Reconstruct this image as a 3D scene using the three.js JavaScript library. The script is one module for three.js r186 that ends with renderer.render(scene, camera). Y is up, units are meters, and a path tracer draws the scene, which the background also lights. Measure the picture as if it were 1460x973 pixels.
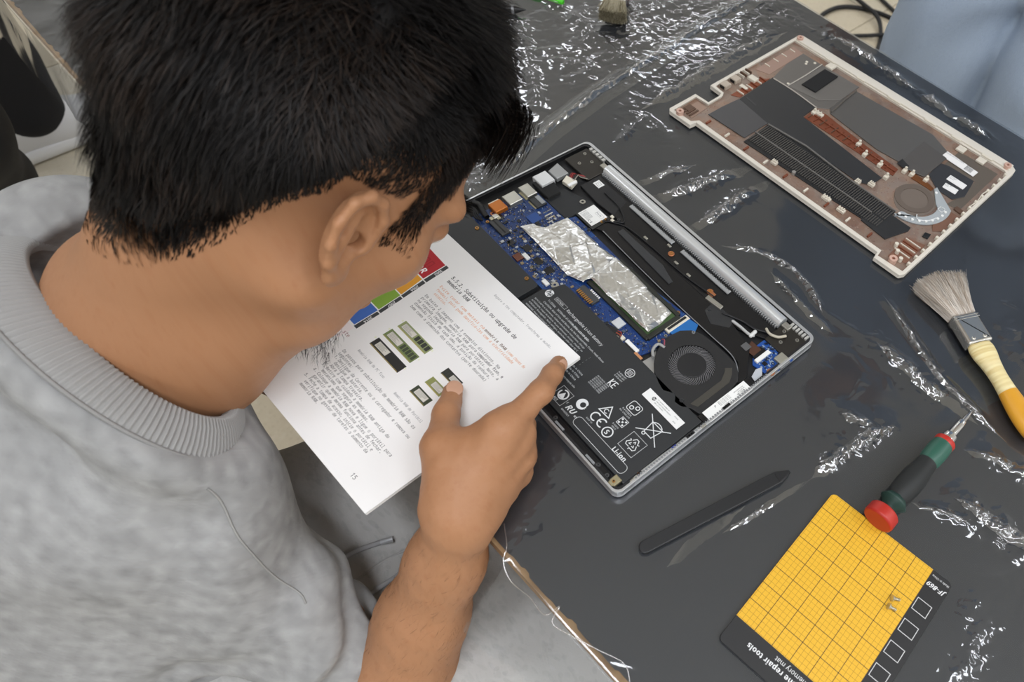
import * as THREE from 'three';
import { mergeGeometries, mergeVertices } from 'three/addons/utils/BufferGeometryUtils.js';
import { RectAreaLightUniformsLib } from 'three/addons/lights/RectAreaLightUniformsLib.js';

// ------------------------------------------------------------------ camera, sky, lights, exposure
const scene = new THREE.Scene();
scene.background = new THREE.Color(0x8f969c);
const FULL_H = 1360.40;                                   // the lens looks a little to the right of the frame's middle
const camera = new THREE.PerspectiveCamera(70.59, 1460 / 973, 0.02, 40);
camera.position.set(0.3036, 1.2271, 0.4044);
camera.up.set(-0.6265, 0.5211, -0.5795);
camera.lookAt(0.3036 - 0.2948, 1.2271 - 0.8468, 0.4044 - 0.4428);
camera.setViewOffset(2041.29, FULL_H, 0, 134.22, 1460, 973);
camera.focus = 0.60; camera.userData.fStop = 6.3;                  // the laptop is sharp, the shoulder and hair a little soft
scene.add(camera);
const renderer = new THREE.WebGLRenderer({ antialias: true });
renderer.toneMapping = THREE.LinearToneMapping;
renderer.toneMappingExposure = 1.0;
renderer.shadowMap.enabled = true;
RectAreaLightUniformsLib.init();
const ROOM = { x0: -4.2, x1: 3.2, z0: -4.6, z1: 3.4, h: 2.9 };
const LAMP = { w: 1.2, d: 0.24, nits: 14, glow: 1.3, color: 0xf3f7ff };
const LAMP_SPOTS = [                                       // x, z, which one; all unseen, some added to lighten the lap
  [-3.0, -3.0, 'over the far left corner of the room'], [-3.0, -1.0, 'over the left wall beyond the crumpled sheeting'], [-2.4, 1.2, 'behind and left of the seated reader'], [0.25, 0.66, 'added over the right shoulder of the seated reader to lighten the lap'], [1.15, 0.75, 'behind and right of the table'],
  [1.9, -3.0, 'over the far right corner of the room'], [1.65, -0.35, 'added over the right end of the table to lighten the lap'], [0.2, 2.6, 'nearest the near wall'], [-0.6, -4.2, 'along the far wall'], [2.5, 0.6, 'added along the right wall to lighten the lap'], [2.4, -1.4, 'in the middle of the right side'],
];

// ------------------------------------------------------------------ small helpers
let seed = 7;
const rnd = () => { seed = (seed * 1664525 + 1013904223) >>> 0; return seed / 4294967296; };
const rr = (a, b) => a + (b - a) * rnd();
const pick = (a) => a[Math.floor(rnd() * a.length)];
const V = (x, y, z) => new THREE.Vector3(x, y, z);
const clamp = (x, a, b) => Math.min(b, Math.max(a, x));
const mix = (a, b, t) => a + (b - a) * t;
const sstep = (a, b, x) => { const t = clamp((x - a) / (b - a), 0, 1); return t * t * (3 - 2 * t); };
const hash = (i, j, k) => { let h = (i * 374761393 + j * 668265263 + k * 2147483647 + 1274126177) | 0; h = Math.imul(h ^ (h >>> 13), 1274126177); return ((h ^ (h >>> 16)) >>> 0) / 4294967296; };
function n3(x, y, z) {                                     // value noise in -1..1
  const i = Math.floor(x), j = Math.floor(y), k = Math.floor(z); let u = x - i, v = y - j, w = z - k;
  u = u * u * (3 - 2 * u); v = v * v * (3 - 2 * v); w = w * w * (3 - 2 * w);
  const a = mix(mix(hash(i, j, k), hash(i + 1, j, k), u), mix(hash(i, j + 1, k), hash(i + 1, j + 1, k), u), v);
  const b = mix(mix(hash(i, j, k + 1), hash(i + 1, j, k + 1), u), mix(hash(i, j + 1, k + 1), hash(i + 1, j + 1, k + 1), u), v);
  return mix(a, b, w) * 2 - 1;
}
const n2 = (x, y) => n3(x, y, 3.5);
const used = new Map();
function numbered(name) { const n = used.get(name) ?? 0; used.set(name, n + 1); return n ? `${name}_${String(n).padStart(3, '0')}` : name; }
function thing(name, label, category, group, pos = [0, 0, 0], turn = 0) {
  const o = new THREE.Group(); o.name = numbered(name); o.position.set(...pos); o.rotation.y = turn;
  o.userData = { label, category }; if (group) o.userData.group = group;
  scene.add(o); return o;
}
function part(parent, name, geo, mat, label, kind) {
  const m = new THREE.Mesh(geo, mat); m.name = name; m.castShadow = m.receiveShadow = true;
  if (label) m.userData.label = label; if (kind) m.userData.kind = kind;
  parent.add(m); return m;
}
function structure(name, geo, mat) { const m = part(scene, name, geo, mat, null, 'structure'); return m; }
// materials
const std = (color, roughness = 0.6, metalness = 0, more = {}) => new THREE.MeshStandardMaterial({ color, roughness, metalness, ...more });
const phys = (color, roughness, more = {}) => new THREE.MeshPhysicalMaterial({ color, roughness, ...more });
function canvas(w, h, draw) {
  const c = document.createElement('canvas'); c.width = w; c.height = h; draw(c.getContext('2d'), w, h); return c;
}
function tex(w, h, draw, srgb = true, repeat) {
  const t = new THREE.CanvasTexture(canvas(w, h, draw)); if (srgb) t.colorSpace = THREE.SRGBColorSpace;
  t.wrapS = t.wrapT = repeat ? THREE.RepeatWrapping : THREE.ClampToEdgeWrapping; t.magFilter = THREE.LinearFilter; t.anisotropy = 8; return t;
}
// geometry: plan outlines are given in millimetres (u to the right, v towards the near side), heights in millimetres
const rectPts = (u0, v0, u1, v1, r = 0, n = 4) => {
  if (!r) return [[u0, v0], [u1, v0], [u1, v1], [u0, v1]];
  const p = [], cs = [[u1 - r, v0 + r, -90], [u1 - r, v1 - r, 0], [u0 + r, v1 - r, 90], [u0 + r, v0 + r, 180]];
  for (const [cx, cy, a] of cs) for (let i = 0; i <= n; i++) { const t = (a + 90 * i / n) * Math.PI / 180; p.push([cx + r * Math.cos(t), cy + r * Math.sin(t)]); }
  return p;
};
const circPts = (u, v, r, n = 24, r2 = r) => Array.from({ length: n }, (_, i) => [u + r * Math.cos(i / n * 2 * Math.PI), v + r2 * Math.sin(i / n * 2 * Math.PI)]);
function slab(pts, y0, y1, { bevel = 0, holes = [], seg = 1 } = {}) {
  const s = new THREE.Shape(pts.map(([u, v]) => new THREE.Vector2(u, -v)));
  for (const h of holes) s.holes.push(new THREE.Path(h.map(([u, v]) => new THREE.Vector2(u, -v))));
  const g = new THREE.ExtrudeGeometry(s, { depth: Math.max(0.01, y1 - y0 - 2 * bevel), bevelEnabled: bevel > 0, bevelSize: bevel, bevelThickness: bevel, bevelOffset: -bevel, bevelSegments: seg, curveSegments: 8 });
  g.rotateX(-Math.PI / 2); g.translate(0, y0 + bevel, 0); g.scale(0.001, 0.001, 0.001); return g;
}
const box = (u0, v0, u1, v1, y0, y1, bevel = 0) => bevel ? slab(rectPts(u0, v0, u1, v1), y0, y1, { bevel }) : new THREE.BoxGeometry((u1 - u0) / 1e3, (y1 - y0) / 1e3, (v1 - v0) / 1e3).translate((u0 + u1) / 2e3, (y0 + y1) / 2e3, (v0 + v1) / 2e3);
const disc = (u, v, r, y0, y1, n = 20, rt = r) => new THREE.CylinderGeometry(rt / 1e3, r / 1e3, (y1 - y0) / 1e3, n).translate(u / 1e3, (y0 + y1) / 2e3, v / 1e3);
const ringY = (u, v, r0, r1, y0, y1, n = 24) => slab(circPts(u, v, r1, n), y0, y1, { holes: [circPts(u, v, r0, n)] });
const tube = (pts, r, seg = 40, rad = 8, closed = false) => new THREE.TubeGeometry(new THREE.CatmullRomCurve3(pts.map(([u, y, v]) => V(u / 1e3, y / 1e3, v / 1e3)), closed), seg, r / 1e3, rad, closed);
const capTube = (pts, r, seg = 40, rad = 8) => { const a = pts[0], b = pts[pts.length - 1]; return merge([tube(pts, r, seg, rad), new THREE.SphereGeometry(r / 1e3, rad, 6).translate(a[0] / 1e3, a[1] / 1e3, a[2] / 1e3), new THREE.SphereGeometry(r / 1e3, rad, 6).translate(b[0] / 1e3, b[1] / 1e3, b[2] / 1e3)]); };
function merge(list) {
  return mergeGeometries(list.map((g) => { const q = g.index ? g.toNonIndexed() : g.clone(); for (const k of Object.keys(q.attributes)) if (!['position', 'normal', 'uv'].includes(k)) q.deleteAttribute(k); return q; }));
}
function planar(g, u0, v0, u1, v1) {                       // print lies flat: u left to right, v top to bottom (millimetres)
  const p = g.attributes.position, a = new Float32Array(p.count * 2);
  for (let i = 0; i < p.count; i++) { a[2 * i] = (p.getX(i) * 1e3 - u0) / (u1 - u0); a[2 * i + 1] = 1 - (p.getZ(i) * 1e3 - v0) / (v1 - v0); }
  g.setAttribute('uv', new THREE.BufferAttribute(a, 2)); return g;
}
function meshFrom(pos, idx, uv) {
  const g = new THREE.BufferGeometry(); g.setAttribute('position', new THREE.BufferAttribute(new Float32Array(pos), 3));
  if (uv) g.setAttribute('uv', new THREE.BufferAttribute(new Float32Array(uv), 2)); g.setIndex(idx); g.computeVertexNormals(); return g;
}
function gridMesh(nu, nv, f) {                             // f(s,t) -> [x,y,z]
  const pos = [], uv = [], idx = [];
  for (let j = 0; j <= nv; j++) for (let i = 0; i <= nu; i++) { pos.push(...f(i / nu, j / nv)); uv.push(i / nu, 1 - j / nv); }
  for (let j = 0; j < nv; j++) for (let i = 0; i < nu; i++) { const a = j * (nu + 1) + i, b = a + 1, c = a + nu + 1, d = c + 1; idx.push(a, c, b, b, c, d); }
  return meshFrom(pos, idx, uv);
}
const along = (pl, t) => {                                 // point at t of a polyline (by length)
  const L = [0]; for (let i = 1; i < pl.length; i++) L.push(L[i - 1] + Math.hypot(pl[i][0] - pl[i - 1][0], pl[i][1] - pl[i - 1][1]));
  const s = t * L[L.length - 1]; let i = 1; while (i < pl.length - 1 && L[i] < s) i++;
  const k = (s - L[i - 1]) / (L[i] - L[i - 1] || 1); return [mix(pl[i - 1][0], pl[i][0], k), mix(pl[i - 1][1], pl[i][1], k)];
};
const TOP = 0.74, HALF = 0.366;                            // table top height, half its depth
// ------------------------------------------------------------------ room
{
  const R = ROOM, W = R.x1 - R.x0, D = R.z1 - R.z0, cx = (R.x0 + R.x1) / 2, cz = (R.z0 + R.z1) / 2;
  const wallM = std(0xefeeeb, 0.9), ceilM = std(0xf3f2ef, 0.95), groutM = std(0x8d8474, 0.95);
  const floor = structure('floor', new THREE.BoxGeometry(W, 0.1, D).translate(cx, -0.053, cz), groutM);
  const tileTex = tex(512, 512, (c, w, h) => {
    c.fillStyle = '#dcd3bf'; c.fillRect(0, 0, w, h);
    for (let i = 0; i < 5200; i++) { const a = rnd(); c.fillStyle = a < 0.5 ? `rgba(196,184,160,${rr(0.05, 0.25)})` : `rgba(232,226,212,${rr(0.05, 0.3)})`; const s = rr(1, 7); c.fillRect(rnd() * w, rnd() * h, s, s * rr(0.5, 1.4)); }
    for (let i = 0; i < 40; i++) { c.fillStyle = `rgba(120,105,80,${rr(0.1, 0.35)})`; c.fillRect(rnd() * w, rnd() * h, rr(1, 3), rr(1, 3)); }
  }, true, true);
  const tileM = [0xffffff, 0xf6f4ef, 0xfbf7f0].map((k) => std(k, 0.35, 0, { map: tileTex }));
  const S = 0.6, tg = slab(rectPts(-298.5, -298.5, 298.5, 298.5), -4, 0, { bevel: 0.6 });
  planar(tg, -300, -300, 300, 300);
  for (let x = -0.755 - 5 * S; x < R.x1; x += S) for (let z = 0.70 - 9 * S; z < R.z1; z += S) {
    if (x - S / 2 < R.x0 + 0.2 - S || z < R.z0 || x < R.x0) continue;
    const t = part(floor, 'tile', tg, pick(tileM)); t.position.set(x + S / 2, 0, z + S / 2);
  }
  structure('ceiling', new THREE.BoxGeometry(W + 0.4, 0.2, D + 0.4).translate(cx, R.h + 0.1, cz), ceilM);
  structure('wall_far', new THREE.BoxGeometry(W + 0.4, R.h + 0.1, 0.2).translate(cx, R.h / 2 - 0.05, R.z0 - 0.1), wallM);
  structure('wall_near', new THREE.BoxGeometry(W + 0.4, R.h + 0.1, 0.2).translate(cx, R.h / 2 - 0.05, R.z1 + 0.1), wallM);
  structure('wall_left', new THREE.BoxGeometry(0.2, R.h + 0.1, D).translate(R.x0 - 0.1, R.h / 2 - 0.05, cz), wallM);
  structure('wall_right', new THREE.BoxGeometry(0.2, R.h + 0.1, D).translate(R.x1 + 0.1, R.h / 2 - 0.05, cz), wallM);
  // ceiling lamps: each a fitting with a diffuser and the area light of the same size in front of it
  const bodyM = std(0xf2f2f0, 0.4), glowM = std(0xffffff, 0.5, 0, { emissive: LAMP.color, emissiveIntensity: LAMP.glow });
  for (const [x, z, where] of LAMP_SPOTS) {
    const o = thing('ceiling_lamp', `long white ceiling lamp ${where}`, 'lamp', 'ceiling lamps in rows', [x, R.h, z]);
    part(o, 'housing', new THREE.BoxGeometry(LAMP.w + 0.04, 0.05, LAMP.d + 0.04).translate(0, -0.025, 0), bodyM);
    part(o, 'diffuser', new THREE.BoxGeometry(LAMP.w, 0.012, LAMP.d).translate(0, -0.056, 0), glowM);
    const l = new THREE.RectAreaLight(LAMP.color, LAMP.nits, LAMP.w, LAMP.d); l.position.set(0, -0.066, 0); l.rotation.x = -Math.PI / 2; o.add(l);
  }
}
// ------------------------------------------------------------------ table
const TX0 = -1.35, TX1 = 0.82;
{
  const t = thing('work_table', 'dark grey table with a chipped tan edge under clear plastic sheeting', 'table');
  const topM = std(0x2f3135, 0.55, 0, { map: tex(1024, 512, (c, w, h) => { c.fillStyle = '#ededee'; c.fillRect(0, 0, w, h); for (let i = 0; i < 9000; i++) { c.fillStyle = rnd() < 0.5 ? `rgba(255,255,255,${rr(0.01, 0.05)})` : `rgba(120,118,115,${rr(0.01, 0.05)})`; c.fillRect(rnd() * w, rnd() * h, rr(0.5, 3), rr(0.5, 2)); } }) });
  const edge = [[TX0 * 1e3, -HALF * 1e3], [TX1 * 1e3, -HALF * 1e3]];   // the near edge of the laminate is worn and chipped
  for (let x = TX1 * 1e3; x > TX0 * 1e3; x -= 2.5) edge.push([x, HALF * 1e3 - 2.4 - 1.2 * n2(x * 0.03, 1) - 1.3 * Math.max(0, n2(x * 0.14, 7)) - (hash(Math.floor(x / 7), 3, 9) > 0.86 ? 1.6 : 0)]);
  const lam = slab(edge, 738.8, 740); planar(lam, TX0 * 1e3, -HALF * 1e3, TX1 * 1e3, HALF * 1e3);
  part(t, 'laminate_top', lam, topM, 'dark grey laminate surface');
  const edgeTex = tex(512, 64, (c, w, h) => { c.fillStyle = '#9a7a55'; c.fillRect(0, 0, w, h); for (let i = 0; i < 2600; i++) { c.fillStyle = pick(['rgba(90,66,40,.4)', 'rgba(205,178,138,.4)', 'rgba(140,108,70,.5)']); c.fillRect(rnd() * w, rnd() * h, rr(1, 6), rr(0.5, 2)); } }, true, true);
  part(t, 'board', box(TX0 * 1e3, -HALF * 1e3, TX1 * 1e3, HALF * 1e3, 714, 738.8), std(0xffffff, 0.85, 0, { map: edgeTex }), 'tan particle board core showing at the edge');
  const legM = std(0x5c5e60, 0.4, 0.7);
  for (const x of [TX0 + 0.06, TX1 - 0.06]) for (const z of [-0.3, 0.3]) part(t, 'leg', new THREE.BoxGeometry(0.045, 0.713, 0.045).translate(x, 0.3575, z), legM);
  for (const x of [TX0 + 0.06, TX1 - 0.06]) part(t, 'rail', new THREE.BoxGeometry(0.04, 0.05, 0.56).translate(x, 0.688, 0), legM);
}
// ------------------------------------------------------------------ plastic sheeting over the table
const FLAT = [];                                           // plan rectangles (metres) that press the sheet flat: [cx,cz,halfx,halfz,angle]
FLAT.push([0.0, 0.1525, 0.160, 0.118, -0.052], [0.0116, -0.181, 0.172, 0.125, 0.0096], [0.3145, 0.232, 0.064, 0.080, 0.070], [0.304, 0.09, 0.014, 0.07, 0], [0.214, 0.232, 0.008, 0.068, 0.28], [0.30, -0.037, 0.072, 0.016, -0.50]);
const segDist = (x, z, a, b) => { const dx = b[0] - a[0], dz = b[1] - a[1], t = clamp(((x - a[0]) * dx + (z - a[1]) * dz) / (dx * dx + dz * dz), 0, 1); return [Math.hypot(x - a[0] - dx * t, z - a[1] - dz * t), t]; };
const lineDist = (x, z, pl) => { let d = 9, s = 0; for (let i = 1; i < pl.length; i++) { const [q, t] = segDist(x, z, pl[i - 1], pl[i]); if (q < d) { d = q; s = (i - 1 + t) / (pl.length - 1); } } return [d, s]; };
// creased bands: line, half width, crumple, ridge height (mm)
const BANDS = [
  [[[-0.084, 0.046], [-0.068, -0.017]], 0.007, 0.8, 0.8], [[[-0.060, 0.055], [-0.042, -0.013], [-0.027, -0.075]], 0.009, 1.3, 1.2], [[[-0.002, 0.048], [-0.003, -0.015], [0.0, -0.075]], 0.008, 1.0, 1.5],
  [[[-0.147, -0.05], [-0.153, -0.128], [-0.165, -0.208], [-0.163, -0.30]], 0.030, 1.5, 1.0], [[[-0.125, -0.338], [-0.043, -0.338], [0.017, -0.334]], 0.009, 1.2, 1.6], [[[0.022, -0.332], [0.063, -0.331], [0.125, -0.330]], 0.010, 1.1, 2.0],
  [[[0.177, -0.039], [0.251, -0.010], [0.29, 0.002], [0.345, 0.008]], 0.006, 0.5, 2.2], [[[0.205, 0.012], [0.259, 0.013], [0.318, 0.012]], 0.013, 1.3, 1.0], [[[0.262, 0.080], [0.251, 0.124], [0.247, 0.16]], 0.010, 1.3, 2.2], [[[0.247, 0.16], [0.238, 0.206], [0.229, 0.242]], 0.004, 0.7, 1.4],
  [[[0.225, 0.219], [0.221, 0.255], [0.219, 0.285]], 0.006, 1.0, 0.9], [[[0.229, 0.095], [0.252, 0.085]], 0.010, 1.2, 0.6], [[[0.318, 0.114], [0.355, 0.101]], 0.005, 1.2, 1.2], [[[0.345, 0.088], [0.42, 0.08]], 0.014, 1.0, 1.3], [[[0.328, 0.042], [0.385, 0.018]], 0.012, 1.1, 1.0],
  [[[0.28, -0.092], [0.312, -0.080]], 0.016, 0.9, 0.7], [[[0.087, 0.023], [0.137, 0.030], [0.166, 0.034]], 0.006, 1.0, 1.0], [[[0.036, 0.027], [0.072, 0.006], [0.115, 0.004]], 0.006, 0.5, 1.4], [[[0.115, 0.004], [0.15, 0.02], [0.19, 0.015]], 0.005, 0.6, 1.2],
  [[[-0.378, -0.044], [-0.318, -0.008], [-0.231, 0.043]], 0.010, 1.2, 1.5], [[[-0.43, -0.10], [-0.372, -0.103], [-0.25, -0.093]], 0.006, 0.8, 1.8], [[[-0.24, -0.33], [-0.3, -0.2], [-0.28, -0.05]], 0.045, 1.3, 0.8],
  [[[-0.171, 0.205], [-0.178, 0.179], [-0.197, 0.14]], 0.018, 1.2, 1.0], [[[-0.14, 0.02], [-0.17, -0.10]], 0.006, 0.7, 0.9], [[[0.10, 0.30], [0.17, 0.335]], 0.010, 0.15, 0.2], [[[0.30, 0.34], [0.27, 0.30]], 0.012, 0.6, 0.6], [[[0.40, 0.16], [0.42, 0.24]], 0.02, 1.0, 0.9],
];
const SEAM = [[-0.150, 0.30], [-0.172, 0.19], [-0.184, 0.14], [-0.207, 0.053], [-0.221, -0.028], [-0.233, -0.149], [-0.246, -0.30], [-0.250, -0.40]];
const seamX = (z) => { for (let i = 1; i < SEAM.length; i++) if (z >= SEAM[i][1]) return mix(SEAM[i - 1][0], SEAM[i][0], (z - SEAM[i - 1][1]) / (SEAM[i][1] - SEAM[i - 1][1])); return SEAM[SEAM.length - 1][0]; };
function flatness(x, z) {
  let k = 1;
  for (const [cx, cz, hx, hz, a] of FLAT) { const c = Math.cos(a), s = Math.sin(a), u = c * (x - cx) - s * (z - cz), v = s * (x - cx) + c * (z - cz), d = Math.max(Math.abs(u) - hx, Math.abs(v) - hz); k = Math.min(k, sstep(0.0005, 0.026, d)); }
  return k;
}
function facet(x, y) {                                    // flat triangles between scattered heights: creased film
  const s = (x + y) * 0.3660254, i = Math.floor(x + s), j = Math.floor(y + s), t = (i + j) * 0.2113249, fx = x - i + t, fy = y - j + t;
  const P = (a, b) => { const k = (a + b) * 0.2113249; return [a - k + 0.55 * (hash(i + a, j + b, 5) - 0.5), b - k + 0.55 * (hash(i + a, j + b, 6) - 0.5), hash(i + a, j + b, 7)]; };
  const A = P(0, 0), B = fx > fy ? P(1, 0) : P(0, 1), C = P(1, 1), d = (B[1] - C[1]) * (A[0] - C[0]) + (C[0] - B[0]) * (A[1] - C[1]);
  let u = ((B[1] - C[1]) * (fx - C[0]) + (C[0] - B[0]) * (fy - C[1])) / d, v = ((C[1] - A[1]) * (fx - C[0]) + (A[0] - C[0]) * (fy - C[1])) / d;
  u = clamp(u, -0.3, 1.3); v = clamp(v, -0.3, 1.3); return u * A[2] + v * B[2] + (1 - u - v) * C[2];
}
const SCR = new Map();                                    // short sharp creases scattered over the sheet, binned by place
for (let i = 0; i < 520; i++) { const x = rr(-0.9, 0.7), z = rr(-0.36, 0.36), a = rnd() < 0.6 ? rr(-0.5, 0.5) + (rnd() < 0.5 ? 1.57 : 0) : rr(0, 6.28), l = rr(0.004, 0.022) * (rnd() < 0.12 ? 2.5 : 1), s = [[x, z], [x + l * Math.cos(a), z + l * Math.sin(a)], rr(0.2, 0.7)]; for (let u = Math.floor(Math.min(s[0][0], s[1][0]) * 20 - 0.1); u <= Math.floor(Math.max(s[0][0], s[1][0]) * 20 + 0.1); u++) for (let v = Math.floor(Math.min(s[0][1], s[1][1]) * 20 - 0.1); v <= Math.floor(Math.max(s[0][1], s[1][1]) * 20 + 0.1); v++) { const k = u * 1000 + v; if (!SCR.has(k)) SCR.set(k, []); SCR.get(k).push(s); } }
function sheetHeight(x, z) {                               // millimetres above the sheet's bed
  let c = 0.55 * sstep(0.22, 0.75, n2(x * 9 + 4, z * 9) * 0.6 + n2(x * 23, z * 23 + 5) * 0.4) + sstep(-0.17, -0.27, x) * (0.05 + 0.8 * sstep(-0.1, 0.5, n2(x * 11, z * 11 + 2) + 0.4 * n2(x * 30, z * 30))) + 0.2 * sstep(0.28, 0.42, x) * sstep(-0.1, 0.08, z), h = 0;
  for (const [pl, w, k, r] of BANDS) {
    const [d, s] = lineDist(x, z, pl); if (d > 3.2 * w) continue;
    const e = Math.exp(-((d / w) ** 2) * 0.9) * (0.65 + 0.5 * n2(x * 60, z * 60 + 9));
    c += 1.7 * k * e; h += 1.3 * r * Math.exp(-((d / (0.7 * w)) ** 2)) * (0.7 + 0.3 * Math.sin(s * 9)) * sstep(0, 0.12, s) * sstep(1, 0.88, s);
  }
  c = Math.min(c, 2.6);
  const wx = x + 0.006 * n2(x * 40, z * 40), wz = z + 0.006 * n2(x * 40 + 8, z * 40 + 3);
  h += 0.35 * n2(x * 13, z * 13) + 0.35; for (const s of SCR.get(Math.floor(x * 20) * 1000 + Math.floor(z * 20)) ?? []) { const [d, t] = segDist(x, z, s[0], s[1]); if (d < 0.005) h += s[2] * Math.exp(-((d / 0.0017) ** 2)) * (0.4 + 0.6 * Math.sin(t * 3.14)); }
  h += c * (1.5 * facet(wx * 88, wz * 62) + 1.0 * facet(wz * 150 + 5, wx * 120) + 0.75 * facet(wx * 240, wz * 215 + 9));
  const g = flatness(x, z); return h * g;
}
{
  const film = phys(0xf4f6f8, 0.09, { transmission: 1, thickness: 0, ior: 1.75, side: THREE.DoubleSide });
  
  // a strip of sheet: over the table, then over the far and near edges where it hangs
  function sheet(x0, x1, zNear, lift, drape, CS) {
    const zs = []; const far = -HALF - 0.055, zf = (z) => z;
    for (let z = far; z <= zNear + 1e-6; z += CS) zs.push(z);
    const nz = zs.length, nx = Math.round((x1(0) - x0(0)) / CS), pos = [], idx = [], keep = [];
    for (let j = 0; j < nz; j++) for (let i = 0; i <= nx; i++) {
      const z = zs[j], a = x0(z), b = x1(z), x = mix(a, b, i / nx); let y = TOP + 0.0006 + (sheetHeight(x, z) + lift(x, z)) / 1000, zz = z;
      if (z < -HALF) { const s = -HALF - z; y -= s * 1.1 + 0.0; zz = -HALF - s * 0.75 - 0.002; }
      if (z > HALF) { const s = z - HALF, k = drape(x); y -= s * (1.05 - 0.25 * k); zz = HALF + 0.003 + s * (0.25 + 0.55 * k) + 0.004 * n2(x * 22, s * 14) * Math.min(1, s * 40); y += 0.003 * n2(x * 30 + 3, s * 9) * Math.min(1, s * 40); }
      pos.push(x, y, zz);
    }
    for (let j = 0; j < nz - 1; j++) for (let i = 0; i < nx; i++) { const p = j * (nx + 1) + i, q = p + nx + 1; const zc = zs[j], xc = mix(x0(zc), x1(zc), i / nx); if (zc > HALF && drape(xc) < 0) continue; if (zc > HALF + hang(xc)) continue; idx.push(p, q, p + 1, p + 1, q, q + 1); }
    return meshFrom(pos, idx);
  }
  const hang = (x) => 0.075 + 0.035 * n2(x * 11, 2) + 0.02 * n2(x * 31, 8);
  const drape = (x) => (x > 0.135 ? 0.9 : x < -0.40 ? 0.1 : -1);
  const right = sheet((z) => seamX(z) - 0.012 - 0.003 * n2(z * 60, 1), () => TX1 + 0.004, HALF + 0.13, (x, z) => { const d = x - seamX(z); return 1.2 * Math.exp(-(((d + 0.001) / 0.006) ** 2)) * (3.2 + 1.2 * n2(z * 30, 5)) * flatness(x, z) + 0.6 * sstep(0.02, -0.02, d); }, drape, 0.0017);
  const a = thing('plastic_sheet', 'clear plastic sheet with sharp creases under the opened laptop', 'plastic sheet');
  part(a, 'film', right, film);
  const beadM = phys(0xffffff, 0.04, { transmission: 1, thickness: 0, ior: 2.8, side: THREE.DoubleSide });
  const bead = []; for (const [x, z, y] of [[0.112, 0.352, 742], [0.128, 0.362, 742.5], [0.133, 0.369, 741], [0.146, 0.374, 737], [0.165, 0.372, 738], [0.183, 0.372, 740], [0.186, 0.362, 744], [0.190, 0.372, 741], [0.205, 0.369, 741.5], [0.226, 0.362, 742], [0.245, 0.356, 742], [0.254, 0.360, 741.5], [0.262, 0.369, 740]]) bead.push([x * 1e3, y, z * 1e3]);
  part(a, 'torn_edge', tube(bead, 0.55, 160, 6), beadM, 'rolled shiny torn edge along the table edge');
  const foldM = phys(0xffffff, 0.04, { transmission: 1, thickness: 0, ior: 2.9, side: THREE.DoubleSide });
  const foldStrip = gridMesh(260, 10, (s, t) => { const z = mix(0.14, -0.362, s), w = 0.0052 * (0.7 + 0.5 * n2(s * 9, 3)) * sstep(0, 0.05, s) + 0.0006, a = (t - 0.5) * 2, x = seamX(z) + 0.002 + a * w + 0.0012 * n2(z * 120, 5), g = flatness(x, z); return [x, TOP + 0.0022 + (0.0042 * (1 - a * a) * (0.8 + 0.4 * n2(z * 45, 2)) + 0.0022 * facet(z * 170, t * 1.8)) * g, z]; });
  part(a, 'folded_edge', foldStrip, foldM, 'whitish doubled edge of the sheet');
  // clear strips added over the creases to brighten their glints, riding on the same wrinkles
  const milky = phys(0xffffff, 0.04, { transmission: 1, thickness: 0, ior: 2.4, side: THREE.DoubleSide });
  const folds = [
    [[[-0.090, 0.060], [-0.080, 0.020], [-0.066, -0.030]], 4.5], [[[-0.066, 0.062], [-0.050, 0.015], [-0.036, -0.040], [-0.022, -0.085]], 7.5], [[[-0.008, 0.056], [-0.003, 0.02], [-0.002, -0.03], [0.002, -0.085]], 7], [[[0.03, 0.032], [0.072, 0.006], [0.115, 0.006], [0.150, 0.022]], 4.5],
    [[[-0.168, -0.045], [-0.170, -0.128], [-0.172, -0.208], [-0.166, -0.30]], 11], [[[-0.125, -0.338], [-0.043, -0.338], [0.017, -0.334]], 5], [[[0.022, -0.332], [0.063, -0.331], [0.125, -0.330]], 6], [[[0.177, -0.039], [0.251, -0.006], [0.29, 0.004], [0.345, 0.010]], 3.4],
    [[[0.205, 0.012], [0.259, 0.015], [0.318, 0.014]], 8], [[[0.268, 0.070], [0.254, 0.118], [0.248, 0.16]], 8], [[[0.248, 0.16], [0.238, 0.206], [0.229, 0.242]], 3], [[[0.226, 0.212], [0.221, 0.255], [0.218, 0.29]], 5], [[[0.229, 0.095], [0.254, 0.084]], 6], [[[0.318, 0.116], [0.358, 0.100]], 3.5], [[[0.340, 0.088], [0.42, 0.078]], 8], [[[0.322, 0.044], [0.385, 0.018]], 7], [[[0.085, 0.022], [0.137, 0.031], [0.172, 0.033]], 4],
  ];
  for (const [pl, w] of folds) {
    const L = Math.hypot(pl[pl.length - 1][0] - pl[0][0], pl[pl.length - 1][1] - pl[0][1]), n = Math.ceil(L / 0.0012), m = Math.ceil(w / 0.6);
    const cv = new THREE.CatmullRomCurve3(pl.map(([x, z]) => V(x, 0, z)));
    part(a, 'crease_glint', gridMesh(n, m, (s, t) => { const p = cv.getPoint(s), d = cv.getTangent(s), q = (t - 0.5) * 2, e = sstep(0, 0.18, s) * sstep(1, 0.82, s), ww = w / 1e3 * e * (0.75 + 0.45 * n2(s * L * 70 + pl[0][0] * 50, q > 0 ? 3 : 8) + 0.22 * n2(s * L * 320, q > 0 ? 5 : 12)) + 0.0003, x = p.x - d.z * q * ww, z = p.z + d.x * q * ww, g = flatness(x, z); return [x, TOP + 0.0006 + sheetHeight(x, z) / 1000 + 0.00035 * g + (0.0026 * facet(x * 150, z * 210) + 0.0019 * facet(z * 290, x * 260)) * g * (1 - q * q) * e, z]; }), milky);
  }
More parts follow.
